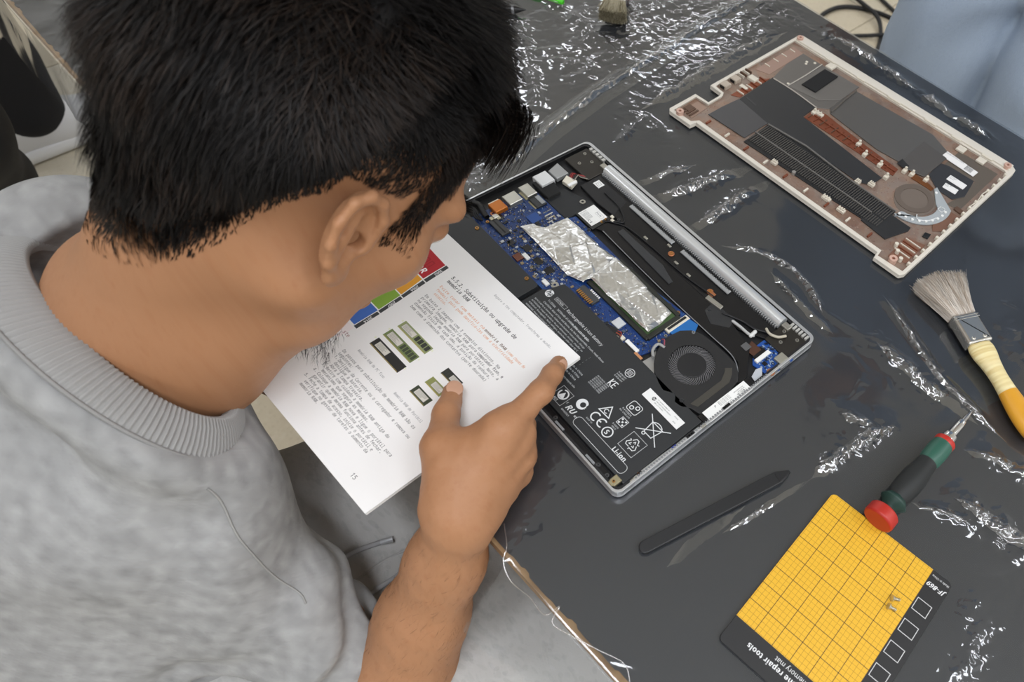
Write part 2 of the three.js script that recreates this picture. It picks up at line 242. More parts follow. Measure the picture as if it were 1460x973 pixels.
  const left = sheet(() => TX0 - 0.004, (z) => seamX(z) + 0.02, HALF + 0.13, (x, z) => -0.3, drape, 0.0022);
  const b = thing('plastic_sheet', 'more crumpled clear plastic sheet on the far left stretch of the table', 'plastic sheet');
  part(b, 'film', left, phys(0xf4f6f8, 0.09, { transmission: 1, thickness: 0, ior: 2.15, side: THREE.DoubleSide }));
}
// ------------------------------------------------------------------ the opened laptop, lying on its lid side (plan in mm: u along the hinge, v towards the near edge)
const silver = std(0xcfd1d3, 0.34, 0.75), black = std(0x141416, 0.55), blackGloss = std(0x111114, 0.28), darkGrey = std(0x2c2d2f, 0.5), steel = std(0xb9b7ae, 0.35, 0.85), gold = std(0xb9894a, 0.35, 0.8), white = std(0xe9e9e6, 0.6), copper = std(0xb57650, 0.4, 0.6), ivory = std(0xd9d3c2, 0.55), pinM = std(0xd8cfa8, 0.35, 0.8), greyM = std(0x8b8d8f, 0.5, 0.3);
const LW = 324, LV = 226;
const laptop = thing('laptop', 'opened silver laptop showing its battery, blue circuit board and fan', 'laptop', null, [-0.1559, TOP + 0.0022, 0.0397], -0.05217);
function screw(parent, u, v, y, r = 2, mat = steel) {
  const g = disc(u, v, r, y, y + 0.9, 14, r * 0.86), s = part(parent, 'screw', g, mat);
  part(s, 'recess', merge([box(u - r * 0.55, v - 0.28, u + r * 0.55, v + 0.28, y + 0.9, y + 0.96), box(u - 0.28, v - r * 0.55, u + 0.28, v + r * 0.55, y + 0.9, y + 0.96)]), black);
  return s;
}
{
  const L = laptop, outer = rectPts(0, 0, LW, LV, 7, 6), inner = rectPts(1.5, 3, LW - 1.5, LV - 1.5, 6, 6);
  const shell = part(L, 'palm_rest_shell', merge([slab(outer, 0, 3.2, { bevel: 0.8 }), slab(outer, 3.0, 10.4, { bevel: 0.4, holes: [inner] })]), silver, 'thin silver case rim');
  part(L, 'inner_lip', slab(rectPts(1.6, 3.1, LW - 1.6, LV - 1.6, 5.9, 6), 3.2, 9.6, { holes: [rectPts(4.2, 6, LW - 4.2, LV - 4.2, 4, 6)] }), black);
  part(L, 'inner_floor', box(4, 6, LW - 4, LV - 4, 3.2, 4.6), black);
  // beads of the rubbery line along the right edge and clips along the front
  const beads = []; for (let v = 62; v < 205; v += 2.6) beads.push(box(LW - 2.8, v, LW - 1.2, v + 1.4, 9.8, 10.8)); part(L, 'edge_ribs', merge(beads), greyM, null, 'stuff');
  for (const u of [30, 88, 146, 204, 250, 288]) part(L, 'clip', box(u - 5, LV - 4.6, u + 5, LV - 2.8, 8, 11), u > 240 ? greyM : black);
  for (const [u, v] of [[322, 110], [322, 150], [4, 60], [4, 110]]) part(L, 'clip', box(u - 1.2, v - 4, u + 1.2, v + 4, 8, 10.8), black);
  // hinge barrel and the air outlet along the back
  const barrel = new THREE.CylinderGeometry(0.0062, 0.0062, 0.246, 28).rotateZ(Math.PI / 2).translate(0.170, 0.0092, 0.0118);
  part(L, 'hinge_cover', barrel, std(0xd8dadb, 0.3, 0.55), 'long silver hinge cover');
  for (const [a, b] of [[99, 161], [173.5, 238]]) { const o = part(L, 'outlet_grille', box(a, 22.6, b, 27.4, 8.6, 10.2, 0.3), std(0xa9abac, 0.4, 0.5)); const t = []; for (let u = a + 2; u < b - 3; u += 2.2) t.push(box(u, 20.2, u + 1.1, 23.6, 9, 10.6)); part(o, 'slots', merge(t), black, null, 'stuff'); }
  { const t = []; for (let u = 48; u < 292; u += 2.4) t.push(box(u, 17.4, u + 1.3, 20.4, 7.5, 10.4)); part(L, 'rear_comb', merge(t), std(0x9a9b9c, 0.4, 0.5), 'fine comb of teeth beside the hinge cover', 'stuff'); }
  part(L, 'rear_cover_sheet', slab([[30, 20.6], [296, 20.6], [296, 34], [272, 46], [240, 46], [60, 46], [48, 32], [30, 30]], 6, 8.2, { bevel: 0.3 }), blackGloss, 'black rear cover sheet');
  // hinge feet in both back corners
  for (const [u0, u1, s] of [[8, 46, 1], [294, 320, -1]]) {
    const h = part(L, 'hinge_bracket', slab(rectPts(u0, 8, u1, 36, 1.5), 6, 9.2, { bevel: 0.4 }), std(0x3a3733, 0.4, 0.6), 'dark metal hinge bracket');
    for (const [du, dv] of [[6, 7], [14, 20], [20, 9]]) screw(h, s > 0 ? u0 + du : u1 - du, 8 + dv, 9.2, 1.8, steel);
    part(h, 'hinge_arm', box(s > 0 ? u1 - 8 : u0, 9, s > 0 ? u1 + 2 : u0 + 8, 15, 8, 12, 0.6), steel);
  }
  { const rm = std(0xc4c3bd, 0.4, 0.4); for (let i = 0; i < 5; i++) part(L, 'corner_rib', box(12 + i * 5, 4.6, 15 + i * 5, 8.2, 7.6, 11.2), rm); for (let i = 0; i < 6; i++) part(L, 'corner_rib', box(299 + i * 3.6, 4.6, 301.2 + i * 3.6, 9.6, 7.6, 11.2), rm); }
  // large black sheet over the hinge side
  part(L, 'duct_cover', slab([[101.5, 49], [106, 48], [150, 46], [262, 46], [292, 52], [300, 62], [311, 74], [314, 82], [311, 86], [304, 78], [296, 71], [262, 70.4], [108, 66.5], [101.5, 70]], 6.8, 8.6, { bevel: 0.35 }), blackGloss, 'black plastic strip between fan and hinge');
  part(L, 'cover_seam', tube([[108, 8.7, 66.8], [160, 8.7, 69], [220, 8.7, 70.4], [262, 8.7, 70.4], [290, 8.7, 71], [302, 8.7, 77], [310, 8.7, 86]], 0.5, 60, 5), greyM, 'thin pale edge line');
  part(L, 'antenna_cover', slab([[118, 50.5], [176, 50.5], [196, 56.5], [196, 61.5], [118, 57]], 8.5, 9.8, { bevel: 0.4 }), darkGrey);
  for (const [u, v] of [[106, 46], [99, 76], [160, 76], [240, 52], [150, 55], [214, 76]]) screw(L, u, v, 8.4, 1.8, std(0x4a4b4d, 0.4, 0.6));
  for (const [u, v] of [[169.6, 35], [225.6, 37.5]]) { const c = part(L, 'copper_contact', slab(circPts(u, v, 3.2, 10), 8.2, 9.6, { bevel: 0.4 }), copper); part(c, 'eyelet', ringY(u, v, 0.8, 1.6, 9.6, 10), gold); if (u > 200) part(L, 'copper_contact', box(u + 2, v - 2, u + 6, v + 3, 8.2, 9.4, 0.3), copper); }
  part(L, 'silver_bracket', slab([[228, 42], [246, 40.5], [247, 45], [229, 47]], 8.2, 11, { bevel: 0.5 }), steel, 'bright metal strip');
  for (const [u, v] of [[140, 41], [181, 39], [199, 40], [161, 30]]) part(L, 'metal_tab', box(u - 2.2, v - 1.2, u + 2.2, v + 1.2, 8.1, 9.8, 0.2), steel);
  // upper left: black bay with the wireless card
  part(L, 'black_bay', slab([[40, 60], [74, 50], [74, 84], [41, 84], [39, 74]], 4.8, 7.4, { bevel: 0.4 }), std(0x1e2022, 0.6)); part(part(L, 'standoff', ringY(66, 58, 1.3, 2.8, 7.4, 8.6), steel), 'hole', disc(66, 58, 1.3, 7.4, 7.8), black);
  part(L, 'rear_panel', slab([[47, 24], [92, 24], [98, 46], [76, 48], [47, 46]], 5, 8.6, { bevel: 0.4 }), black); 
  const wl = tex(128, 128, (c) => { c.fillStyle = '#e8e8e4'; c.fillRect(0, 0, 128, 128); c.fillStyle = '#55585a'; c.font = 'bold 13px sans-serif'; c.fillText('FCC ID', 62, 34); c.font = '9px sans-serif'; for (let i = 0; i < 5; i++) c.fillText('IC: 8266A MODEL', 8, 78 + i * 10); c.font = 'bold 22px sans-serif'; c.fillText('C E', 78, 118); c.strokeStyle = '#777'; c.strokeRect(60, 16, 58, 26); });
  const wc = part(L, 'wireless_card', box(74, 51, 100, 73, 6.6, 8, 0.2), std(0x2a2c2a, 0.5)); part(wc, 'card_label', planar(box(75.5, 52, 96.5, 71, 8, 8.5, 0.1), 75.5, 52, 96.5, 71), std(0xffffff, 0.5, 0, { map: wl }), 'white printed label'); part(wc, 'antenna_plug', merge([disc(98, 55, 1.4, 8, 9), disc(98, 60, 1.4, 8, 9)]), gold);
  part(L, 'antenna_cable', tube([[98, 9, 55], [104, 9.4, 54], [116, 9.2, 47], [150, 9.2, 44], [196, 9.2, 43], [232, 9.4, 39]], 0.7, 60, 6), black); part(L, 'antenna_cable', tube([[98, 9, 60], [107, 9.6, 50], [112, 9.4, 45], [96, 9.6, 36], [70, 9.4, 34]], 0.7, 60, 6), black);
  for (const [u, v] of [[100, 49], [104, 52]]) part(L, 'cable_clip', box(u - 1.6, v - 1.4, u + 1.6, v + 1.4, 8.6, 10.6, 0.3), ivory);
  const tagM = std(0xffffff, 0.6, 0, { map: tex(64, 48, (c) => { c.fillStyle = '#e6e6e3'; c.fillRect(0, 0, 64, 48); c.strokeStyle = '#555'; c.lineWidth = 2; c.strokeRect(16, 10, 32, 28); c.fillStyle = '#666'; c.font = '9px sans-serif'; c.fillText('ABS', 22, 28); }) });
  part(L, 'label', planar(box(52, 27, 61, 34.5, 8.6, 8.9), 52, 27, 61, 34.5), tagM, 'small white printed label');
  // ports on the left edge
  part(L, 'network_port', box(13, 63, 29, 78, 6, 12.4, 0.5), std(0xd4d5d4, 0.5), 'white square network port block'); part(L, 'foam_block', slab([[29, 64], [44, 68], [44, 82], [18, 82], [18, 78], [29, 78]], 6, 10.2, { bevel: 0.5 }), std(0x1a1a1a, 0.9)); 
  part(L, 'card_slot', slab([[10, 46], [28, 46], [28, 60], [14, 60]], 6, 11, { bevel: 0.5 }), std(0x9a9b9a, 0.45, 0.3), 'grey port block');
  { const w = part(L, 'power_plug', slab([[30, 50], [42, 46], [46, 56], [34, 58]], 7, 11.5, { bevel: 0.5 }), ivory, 'cream cable plug'); for (let i = 0; i < 5; i++) part(w, 'wire', tube([[34 + i * 1.6, 11, 49], [32 + i * 1.5, 12.6, 45 - i], [34 + i, 10, 40], [39 + i * 1.4, 9, 35]], 0.55, 20, 6), std([0x7a1d1d, 0x9b2d2a, 0x5a1a1a, 0x2a2a2a, 0x8a8378][i], 0.5)); part(w, 'latch', box(42, 48, 45, 58, 11, 13, 0.4), white); }
  // main circuit board
  const pcbPts = [[19, 84], [73, 84], [76, 74], [148, 76], [150, 79], [232, 70], [243, 70], [244, 82], [240, 96], [240, 122], [236, 134], [152, 132], [151, 150], [131, 151], [19, 151]];
  const traces = tex(1024, 512, (c, w, h) => {
    c.fillStyle = '#12336c'; c.fillRect(0, 0, w, h); const sx = w / 228, sy = h / 84;
    for (let i = 0; i < 130; i++) { c.fillStyle = pick(['rgba(12,32,74,.55)', 'rgba(34,84,150,.5)', 'rgba(20,52,108,.6)']); c.fillRect(rnd() * w, rnd() * h, rr(8, 60), rr(6, 40)); }
    for (let i = 0; i < 700; i++) { c.strokeStyle = pick(['rgba(70,130,195,.55)', 'rgba(10,26,60,.6)', 'rgba(50,105,170,.5)']); c.lineWidth = rr(0.6, 1.5); let x = rnd() * w, y = rnd() * h; c.beginPath(); c.moveTo(x, y); for (let k = 0; k < 3; k++) { const a = Math.round(rnd() * 8) * Math.PI / 4, l = rr(6, 46); x += Math.cos(a) * l; y += Math.sin(a) * l; c.lineTo(x, y); } c.stroke(); }
    for (let i = 0; i < 2600; i++) { c.fillStyle = pick(['rgba(205,212,215,.8)', 'rgba(190,170,110,.7)', 'rgba(120,160,205,.7)']); const s = rr(0.8, 2); c.fillRect(rnd() * w, rnd() * h, s, s * rr(0.7, 1.6)); }
  });
  const pcb = part(L, 'circuit_board', planar(slab(pcbPts, 5, 6.4), 18, 69, 246, 152), std(0xffffff, 0.42, 0, { map: traces }), 'blue main circuit board');
  // small parts on the board, too many and too small to pick apart
  const zones = [[22, 100, 60, 136, 230], [60, 84, 72, 104, 60], [22, 136, 56, 150, 40], [58, 124, 128, 149, 420], [128, 127, 150, 149, 60], [152, 118, 166, 131, 26], [170, 120, 236, 132, 100], [228, 96, 240, 122, 40], [226, 72, 242, 82, 24], [76, 75, 112, 82, 26], [40, 86, 58, 98, 20]], kinds = [[std(0xb9bcc0, 0.4, 0.5), []], [std(0x1a1c20, 0.5), []], [std(0x8a7a5e, 0.5), []], [std(0x4d5560, 0.5), []]];
  for (const [u0, v0, u1, v1, n] of zones) for (let i = 0; i < n; i++) { const u = rr(u0, u1), v = rr(v0, v1), k = kinds[Math.floor(rnd() * 4)][1], big = rnd() < 0.1, a = big ? rr(1.6, 3.4) : rr(0.45, 1.1), b = big ? rr(1.4, 3) : rr(0.4, 0.8), t = rnd() < 0.5; k.push(box(u, v, u + (t ? a : b), v + (t ? b : a), 6.3, 6.8 + (big ? 0.5 : 0.3))); }
  for (const [m, l] of kinds) part(pcb, 'small_components', merge(l), m, null, 'stuff');
  for (const [u, v, w, d, h] of [[49, 101, 11, 11, 1], [60, 106, 6, 4, 0.8], [78, 130, 8, 7, 1], [96, 132, 9, 6, 1], [112, 130, 7, 8, 1.1], [64, 138, 6, 6, 0.9], [30, 128, 8, 6, 1]]) part(pcb, 'chip', box(u, v, u + w, v + d, 6.4, 6.4 + h, 0.15), u === 49 ? std(0x1d4a92, 0.4) : blackGloss);
  for (let i = 0; i < 5; i++) part(pcb, 'contact_row', box(54 + i * 4.2, 87 + i * 1.2, 55 + i * 4.2, 96 + i * 1.2, 6.4, 6.9), pick([ivory, greyM]));
  part(pcb, 'usb_port', box(17, 102, 31, 116, 6, 11.2, 0.5), steel, 'bare metal usb port'); part(pcb, 'usb_port', box(16, 86, 32, 97, 6, 11.2, 0.5), steel, 'bare metal usb port with solder tabs'); { const t = []; for (let i = 0; i < 7; i++) t.push(box(19 + i * 1.8, 96.8, 20 + i * 1.8, 98.6, 6.4, 7.4)); part(pcb, 'port_pins', merge(t), pinM); }
  part(pcb, 'orange_port', box(18, 119, 31, 132, 6, 11, 0.5), std(0xb96a1d, 0.35, 0.35), 'small port wrapped in orange tape'); part(pcb, 'port_face', box(16.4, 120, 18.4, 131, 6.4, 10.4, 0.3), ivory);
  const sc = part(pcb, 'card_reader', box(33, 86, 47, 97, 6.4, 9, 0.3), std(0x2b2d30, 0.4), 'black connector with a silver top'); part(sc, 'reader_lid', box(34, 86.6, 46, 91, 9, 9.5, 0.1), std(0x9fa3a6, 0.35, 0.7)); { const t = []; for (let i = 0; i < 11; i++) t.push(box(34 + i * 1.1, 97, 34.5 + i * 1.1, 98.6, 6.4, 7.2)); part(sc, 'reader_pins', merge(t), pinM); }
  const m2 = part(pcb, 'drive_socket', box(35, 134.5, 57, 143, 6.4, 9, 0.3), std(0x3a3b3c, 0.5), 'dark grey drive socket'); part(m2, 'socket_groove', box(36, 138, 56, 139.4, 9, 9.1), black);
  part(pcb, 'cream_connector', box(31, 131, 37, 140, 6.4, 9, 0.3), std(0xcfc8a8, 0.5)); part(pcb, 'ring_terminal', ringY(27, 133, 1.2, 2.6, 6.4, 7.2), copper); part(pcb, 'ring_terminal', ringY(72.5, 111, 1.8, 3.4, 6.4, 7.4), copper);
  part(pcb, 'brown_connector', box(82, 143, 90, 150, 6.4, 8.2, 0.2), std(0x6a3a26, 0.5)); part(pcb, 'white_connector', box(86, 138.5, 94, 142.5, 6.4, 8.6, 0.3), white); part(pcb, 'white_connector', box(122, 143, 129, 147, 6.4, 8.6, 0.3), white); part(pcb, 'washer', ringY(132, 140, 1.3, 3.6, 6.4, 7.2), steel);
  const bc = part(pcb, 'battery_connector', box(149, 120.5, 171, 129, 6.4, 9.2, 0.3), std(0x3d3f42, 0.5), 'dark grey battery plug with gold pins'); { const t = []; for (let i = 0; i < 9; i++) t.push(box(150.6 + i * 2.2, 126.4, 151.8 + i * 2.2, 130.5, 8.8, 9.5)); part(bc, 'gold_pins', merge(t), gold); const q = []; for (let i = 0; i < 6; i++) q.push(box(157 + i * 2.2, 118.2, 158.1 + i * 2.2, 121, 7.5, 8.4)); part(bc, 'white_pins', merge(q), white); }
  part(pcb, 'square_pad', box(195.5, 118.5, 205, 127.5, 6.4, 8, 0.3), std(0xc3c6c9, 0.5), 'pale grey square thermal pad');
  const blob = part(pcb, 'speaker_plug', slab([[196, 131], [206, 128], [212, 131], [208, 135], [198, 136]], 6.4, 9.4, { bevel: 0.5 }), black); for (let i = 0; i < 4; i++) part(blob, 'wire', tube([[206, 8.5, 130 + i], [211 + i, 9.8, 129 + i * 1.2], [214, 8.2, 132 + i]], 0.6, 14, 6), std([0x8f2f22, 0x222222, 0xa3492f, 0x333333][i], 0.5));
  part(pcb, 'white_plug', box(210, 129, 217, 133, 6.4, 9, 0.3), ivory);
  const z2 = part(pcb, 'ribbon_connector', box(219, 128, 234, 131.6, 6.4, 8.8, 0.3), white, 'white ribbon connector'); part(z2, 'latch_bar', box(220, 131.4, 233, 134, 6.4, 8, 0.2), black); part(z2, 'ribbon', slab([[217, 133], [233, 133], [236, 138], [219, 139]], 7.4, 7.9), std(0x2b5f9e, 0.4), 'blue ribbon cable end'); part(L, 'copper_tape', box(233, 131, 242, 137, 8, 8.5), std(0xc98d5e, 0.5, 0.2));
  const z1 = part(pcb, 'ribbon_connector', box(231, 72, 236.5, 97, 6.4, 9, 0.3), ivory, 'long cream ribbon connector beside a blue ribbon'); part(z1, 'latch_bar', box(232, 74, 234.4, 95, 9, 9.6, 0.2), black); part(z1, 'ribbon', slab([[236, 73], [246, 71], [251, 80], [244, 95], [236, 96]], 8.2, 8.7), std(0x2066a8, 0.38), 'bright blue ribbon cable');
  screw(pcb, 224, 75, 6.4, 2.2, gold); screw(pcb, 236, 100, 6.4, 1.6, steel);
  // memory slot, module and the crumpled foil shield
  const slot = part(pcb, 'memory_slot', merge([box(147, 76, 228, 80, 6.4, 10, 0.3), box(226.5, 78, 231, 115, 6.4, 9.6, 0.3), box(148, 112.5, 230, 117, 6.4, 9.2, 0.3)]), std(0x23251f, 0.5), 'black memory slot frame'); part(slot, 'memory_module', box(150, 80, 227, 114.2, 7.2, 8.4, 0.1), std(0x47603a, 0.45), 'green memory module edge');
  const foilM = std(0xe6e6e4, 0.34, 1);
  function foil(lo, hi, n, m, y, s) { return gridMesh(n, m, (a, b) => { const p = along(hi, a), q = along(lo, a), u = mix(p[0], q[0], b), v = mix(p[1], q[1], b), e = Math.min(a, 1 - a, b, 1 - b); const h = y + 3.4 * facet(u * 0.030 + s, v * 0.06) + 1.3 * facet(v * 0.10, u * 0.07 + s) + 0.28 * facet(u * 0.35, v * 0.3) - 1.1 * (1 - sstep(0, 0.06, e)); return [u / 1e3, h / 1e3, v / 1e3]; }); }
  part(L, 'foil_shield', foil([[57.5, 123.5], [96, 123.9], [131, 125], [147, 119.8]], [[61.6, 111.6], [66, 110.6], [73.6, 110.9], [74.3, 82.5], [110, 81], [145.5, 80.3]].map((p, i) => (i === 2 ? [73.4, 105] : p)), 150, 60, 8.2, 1), foilM, 'crumpled foil over the processor'); 
  part(L, 'foil_shield', foil([[146, 119], [149, 112.4], [200, 112.2], [226.2, 111.6]], [[144, 80.4], [160, 79.6], [190, 79.8], [223, 81.9]], 130, 60, 9.6, 7), foilM, 'crumpled foil over the memory');
  part(L, 'rubber_grommet', disc(147, 86, 3.4, 8, 12.4, 18), blackGloss);
  // drive caddy
  const caddy = part(L, 'drive_caddy', slab(rectPts(7, 152, 126, 216, 3), 4.6, 9.8, { bevel: 0.5, seg: 2 }), std(0x27292b, 0.5), 'plain dark grey drive cover'); for (const [u, v] of [[36.8, 156.2], [113.3, 156], [16, 210], [118, 210]]) screw(caddy, u, v, 9.8, 2, gold);
  part(L, 'display_cable', tube([[6, 9, 140], [14, 10.4, 138], [22, 10, 140], [30, 9.4, 141]], 2.6, 24, 8), black); for (const d of [0, 2, 4]) part(L, 'display_cable', tube([[8, 9.6, 146 + d], [16, 10.2, 144 + d * 0.6], [24, 9.8, 146 + d], [30, 8.4, 146]], 0.8, 24, 6), black);
  part(L, 'metal_tab', box(31, 132, 36, 137, 7, 10, 0.3), steel); screw(L, 35, 144, 9, 1.6, gold);
}
// battery with its printed face
{
  const ppm = 6, U0 = 131, U1 = 319.5, V0 = 133, V1 = 216;
  const print = tex(Math.round((U1 - U0) * ppm), Math.round((V1 - V0) * ppm), (c, w, h) => {
    c.fillStyle = '#26282a'; c.fillRect(0, 0, w, h); c.scale(ppm, ppm); c.translate(-U0, -V0); c.fillStyle = c.strokeStyle = '#dddfdf';
    const T = (s, u, v, px, wgt = '') => { c.save(); c.translate(u, v); c.scale(0.1, 0.1); c.font = `${wgt} ${px * 10}px sans-serif`; c.fillText(s, 0, 0); c.restore(); };
    // round emblem
    c.beginPath(); c.arc(138.8, 150.2, 4, 0, 7); c.fill(); c.fillStyle = '#26282a'; c.save(); c.translate(138.8, 150.2); c.transform(1, 0, -0.32, 1, 0, 0); c.scale(0.1, 0.1); c.font = 'bold 62px sans-serif'; c.fillText('hp', -33, 14); c.restore(); c.fillStyle = '#dddfdf';
    c.lineWidth = 0.25; c.strokeRect(146.5, 147.4, 14.5, 3.6); T('HSTNN-', 147.2, 150.4, 3.0); T('Rechargeable Li-ion Battery', 163, 150.8, 3.9); T('二次電池組', 207.6, 150.6, 3.6);
    T('11.55Vdc ⎓ 3470mAh 41.04Wh  P/N: L11119-855', 144, 156.3, 2.6); T('Replace with HP spare ■■■■■■■', 178, 156.3, 2.3);
    T('CAUTION: Risk of Fire and Burns. Do Not Disassemble, Crush, Heat Above', 143, 160.2, 2.5); for (let i = 0; i < 9; i++) T(['60°C (140°F) or Incinerate. Follow manufacturer instructions. Charge', 'ATTENTION: risque de brûlure. Ne pas démonter, écraser, chauffer au', 'VORSICHT: Brandgefahr. Nicht zerlegen, quetschen oder über 60 °C', 'WARNING: Keep out of reach of children. Use specified charger only', 'PRECAUCIÓN: No desarmar, aplastar ni calentar a más de 60 °C o', 'ATTENZIONE: non smontare, schiacciare, scaldare sopra i 60 °C', 'CUIDADO: não desmontar, esmagar, aquecer acima de 60 °C ou', 'VARNING: får ej demonteras, krossas eller upphettas över 60', 'UWAGA: nie rozbierać, nie zgniatać ani nie podgrzewać'][i], 135, 163.5 + i * 3.1, 2.25);
    for (let i = 0; i < 4; i++) T(['주의: 배터리를 분해하거나', '注意: 分解しないでください', '警告: 請勿拆解 擠壓', '小心: 请勿拆卸'][i], 212, 166 + i * 3.4, 2.4);
    for (let i = 0; i < 3; i++) T('Made in China  制造商 广东 有限公司', 208, 181 + i * 3.6, 2.5); T('www.battery-recycle.info', 205, 193, 2.2);
    // round certification mark with a square in it, and KC mark with lines
    c.lineWidth = 0.6; c.beginPath(); c.arc(247.1, 149.2, 4, 0, 7); c.stroke(); c.lineWidth = 0.5; c.strokeRect(245.1, 147.2, 4, 4); c.beginPath(); c.arc(247.1, 149.2, 1, 0, 7); c.stroke(); for (let i = 0; i < 3; i++) T('인증 R-REM-HPT', 238, 156 + i * 2.2, 1.9);
    c.save(); c.translate(246.5, 166.4); c.lineWidth = 0.9; c.beginPath(); c.moveTo(-3.4, -3.4); c.lineTo(-3.4, 3.4); c.moveTo(-3.4, 0); c.lineTo(-0.6, -3.2); c.moveTo(-3.4, 0); c.lineTo(-0.6, 3.2); c.moveTo(3.2, -3); c.lineTo(0.6, -3); c.lineTo(0.6, 3); c.lineTo(3.2, 3); c.moveTo(0.6, 0); c.lineTo(3, 0); c.stroke(); c.restore();
    for (let i = 0; i < 6; i++) T('KR YU10475-18004 한국', 232, 171.5 + i * 1.9, 1.7);
    // quality seal, eac-like circle, listed marks
    c.lineWidth = 0.3; c.strokeRect(222.5, 197.4, 13, 14); c.lineWidth = 1.2; c.beginPath(); c.arc(229, 203, 4.2, -2.2, 3.6); c.stroke(); c.beginPath(); c.moveTo(229, 200.4); c.lineTo(232.6, 206.6); c.lineTo(226, 206.2); c.closePath(); c.fill(); T('PCT', 225.6, 210.8, 2.6, 'bold');
    c.beginPath(); c.arc(245.6, 197, 5, 0.6, 5.6); c.fill(); c.fillStyle = '#26282a'; c.beginPath(); c.arc(246.6, 197, 2.4, 0, 7); c.fill(); c.fillStyle = '#dddfdf'; T('P', 241.6, 198.4, 4, 'bold'); T('t', 249, 199, 4, 'bold');
    T('c', 236.5, 206, 3.4); c.save(); c.translate(244, 207); c.transform(1, 0, -0.3, 1, 0, 0); c.scale(0.1, 0.1); c.font = 'bold 70px sans-serif'; c.fillText('RU', -48, 22); c.restore(); T('us', 249.6, 209, 3, 'bold'); T('MH60525', 238, 212.6, 2.2);
    c.lineWidth = 1.15; c.beginPath(); c.arc(261.2, 196, 3.7, 0.95, 5.3); c.stroke(); c.beginPath(); c.arc(269, 196, 3.7, 0.95, 5.3); c.moveTo(265.6, 196); c.lineTo(268, 196); c.stroke(); T('EFUP 10', 257, 202.4, 1.9);
    c.lineWidth = 0.9; c.beginPath(); c.moveTo(263, 180.4); c.lineTo(269, 189.2); c.lineTo(257.4, 189.6); c.closePath(); c.stroke(); c.lineWidth = 0.7; c.beginPath(); c.arc(263, 186.4, 1.8, 0.5, 5.6); c.stroke(); 
    c.lineWidth = 0.5; c.strokeRect(275.2, 179.6, 7, 7); for (let i = 0; i < 3; i++) for (let j = 0; j < 3; j++) if ((i + j) % 2 === 0) c.fillRect(275.9 + i * 2, 180.3 + j * 2, 1.6, 1.6); T('R-33018', 274, 189.8, 1.9); T('ABCD', 275.6, 192, 1.9);
    c.lineWidth = 1; c.beginPath(); c.arc(277.9, 197.6, 4.3, 0, 7); c.stroke(); T('S', 275.9, 199.9, 6, 'bold');
    c.lineWidth = 0.6; c.beginPath(); c.roundRect ? c.roundRect(269.5, 162.8, 11, 9.6, 2) : c.rect(269.5, 162.8, 11, 9.6); c.stroke(); c.lineWidth = 0.8; for (const [a, b] of [[273, 169], [277, 166]]) { c.beginPath(); c.arc(a, b, 1.6, 0, 7); c.stroke(); } T('R-41018016', 268.4, 175.2, 2); T('RU-12345-678', 267.6, 177.5, 1.9); T('소형가전 제조 ■■■■', 264.6, 161.6, 2.2);
    // crossed-out bin
    c.lineWidth = 0.75; c.beginPath(); c.moveTo(288, 160.2); c.lineTo(312, 178.4); c.moveTo(311, 160.4); c.lineTo(289, 178.6); c.stroke(); c.beginPath(); c.moveTo(294, 164.5); c.lineTo(305.4, 164.5); c.lineTo(303.8, 175.4); c.lineTo(295.6, 175.4); c.closePath(); c.moveTo(293, 164.5); c.lineTo(306.6, 164.5); c.moveTo(295, 164); c.quadraticCurveTo(299.6, 160.6, 304.4, 164); c.stroke(); c.beginPath(); c.arc(296.4, 176.6, 1.3, 0, 7); c.stroke();
    // recycling box
    c.lineWidth = 0.35; c.strokeRect(290.8, 181.4, 16, 16.4); c.lineWidth = 0.7; for (let i = 0; i < 3; i++) { c.save(); c.translate(298.8, 189.6); c.rotate(i * 2.094); c.beginPath(); c.moveTo(-2.6, -2.4); c.lineTo(-0.9, -5.4); c.lineTo(1.4, -5.4); c.lineTo(3.2, -2.2); c.lineTo(4.6, -3); c.moveTo(-0.6, -1.2); c.lineTo(0.2, -3); c.lineTo(1.4, -1.2); c.stroke(); c.restore(); }
    T('Li-ion', 291, 204.6, 5.6, 'bold'); c.lineWidth = 0.4; c.beginPath(); c.roundRect ? c.roundRect(252.6, 204.6, 60, 8.4, 3.4) : c.rect(252.6, 204.6, 60, 8.4); c.stroke();
  });
  const B = part(laptop, 'battery', planar(slab([[131, 152], [134, 149], [138, 134], [144, 133], [319, 134.5], [319.5, 216], [131, 216]], 4.6, 9.6, { bevel: 0.4, seg: 2 }), U0, V0, U1, V1), std(0xffffff, 0.5, 0, { map: print }), 'large black battery with white printing');
  const lab = tex(512, 112, (c, w, h) => { c.fillStyle = '#e9e9e7'; c.fillRect(0, 0, w, h); c.fillStyle = '#333'; c.beginPath(); c.arc(118, 52, 22, 0, 7); c.fill(); c.fillStyle = '#e9e9e7'; c.font = 'italic bold 30px sans-serif'; c.fillText('hp', 101, 61); c.fillStyle = '#4a4a4a'; c.font = '17px sans-serif'; for (const [s, x, y] of [['CT: 6HFWB 01RBS4 V1', 150, 36], ['HT03XL', 390, 36], ['TPN-Q207 6HFWB01RBS4V1', 150, 60], ['SPS: L11119-855', 150, 84], ['2018', 420, 84]]) c.fillText(s, x, y); });
  part(B, 'battery_label', planar(box(268.9, 145.8, 311.2, 155, 9.6, 9.85), 268.9, 145.8, 311.2, 155), std(0xffffff, 0.5, 0, { map: lab }), 'narrow white printed label');
}
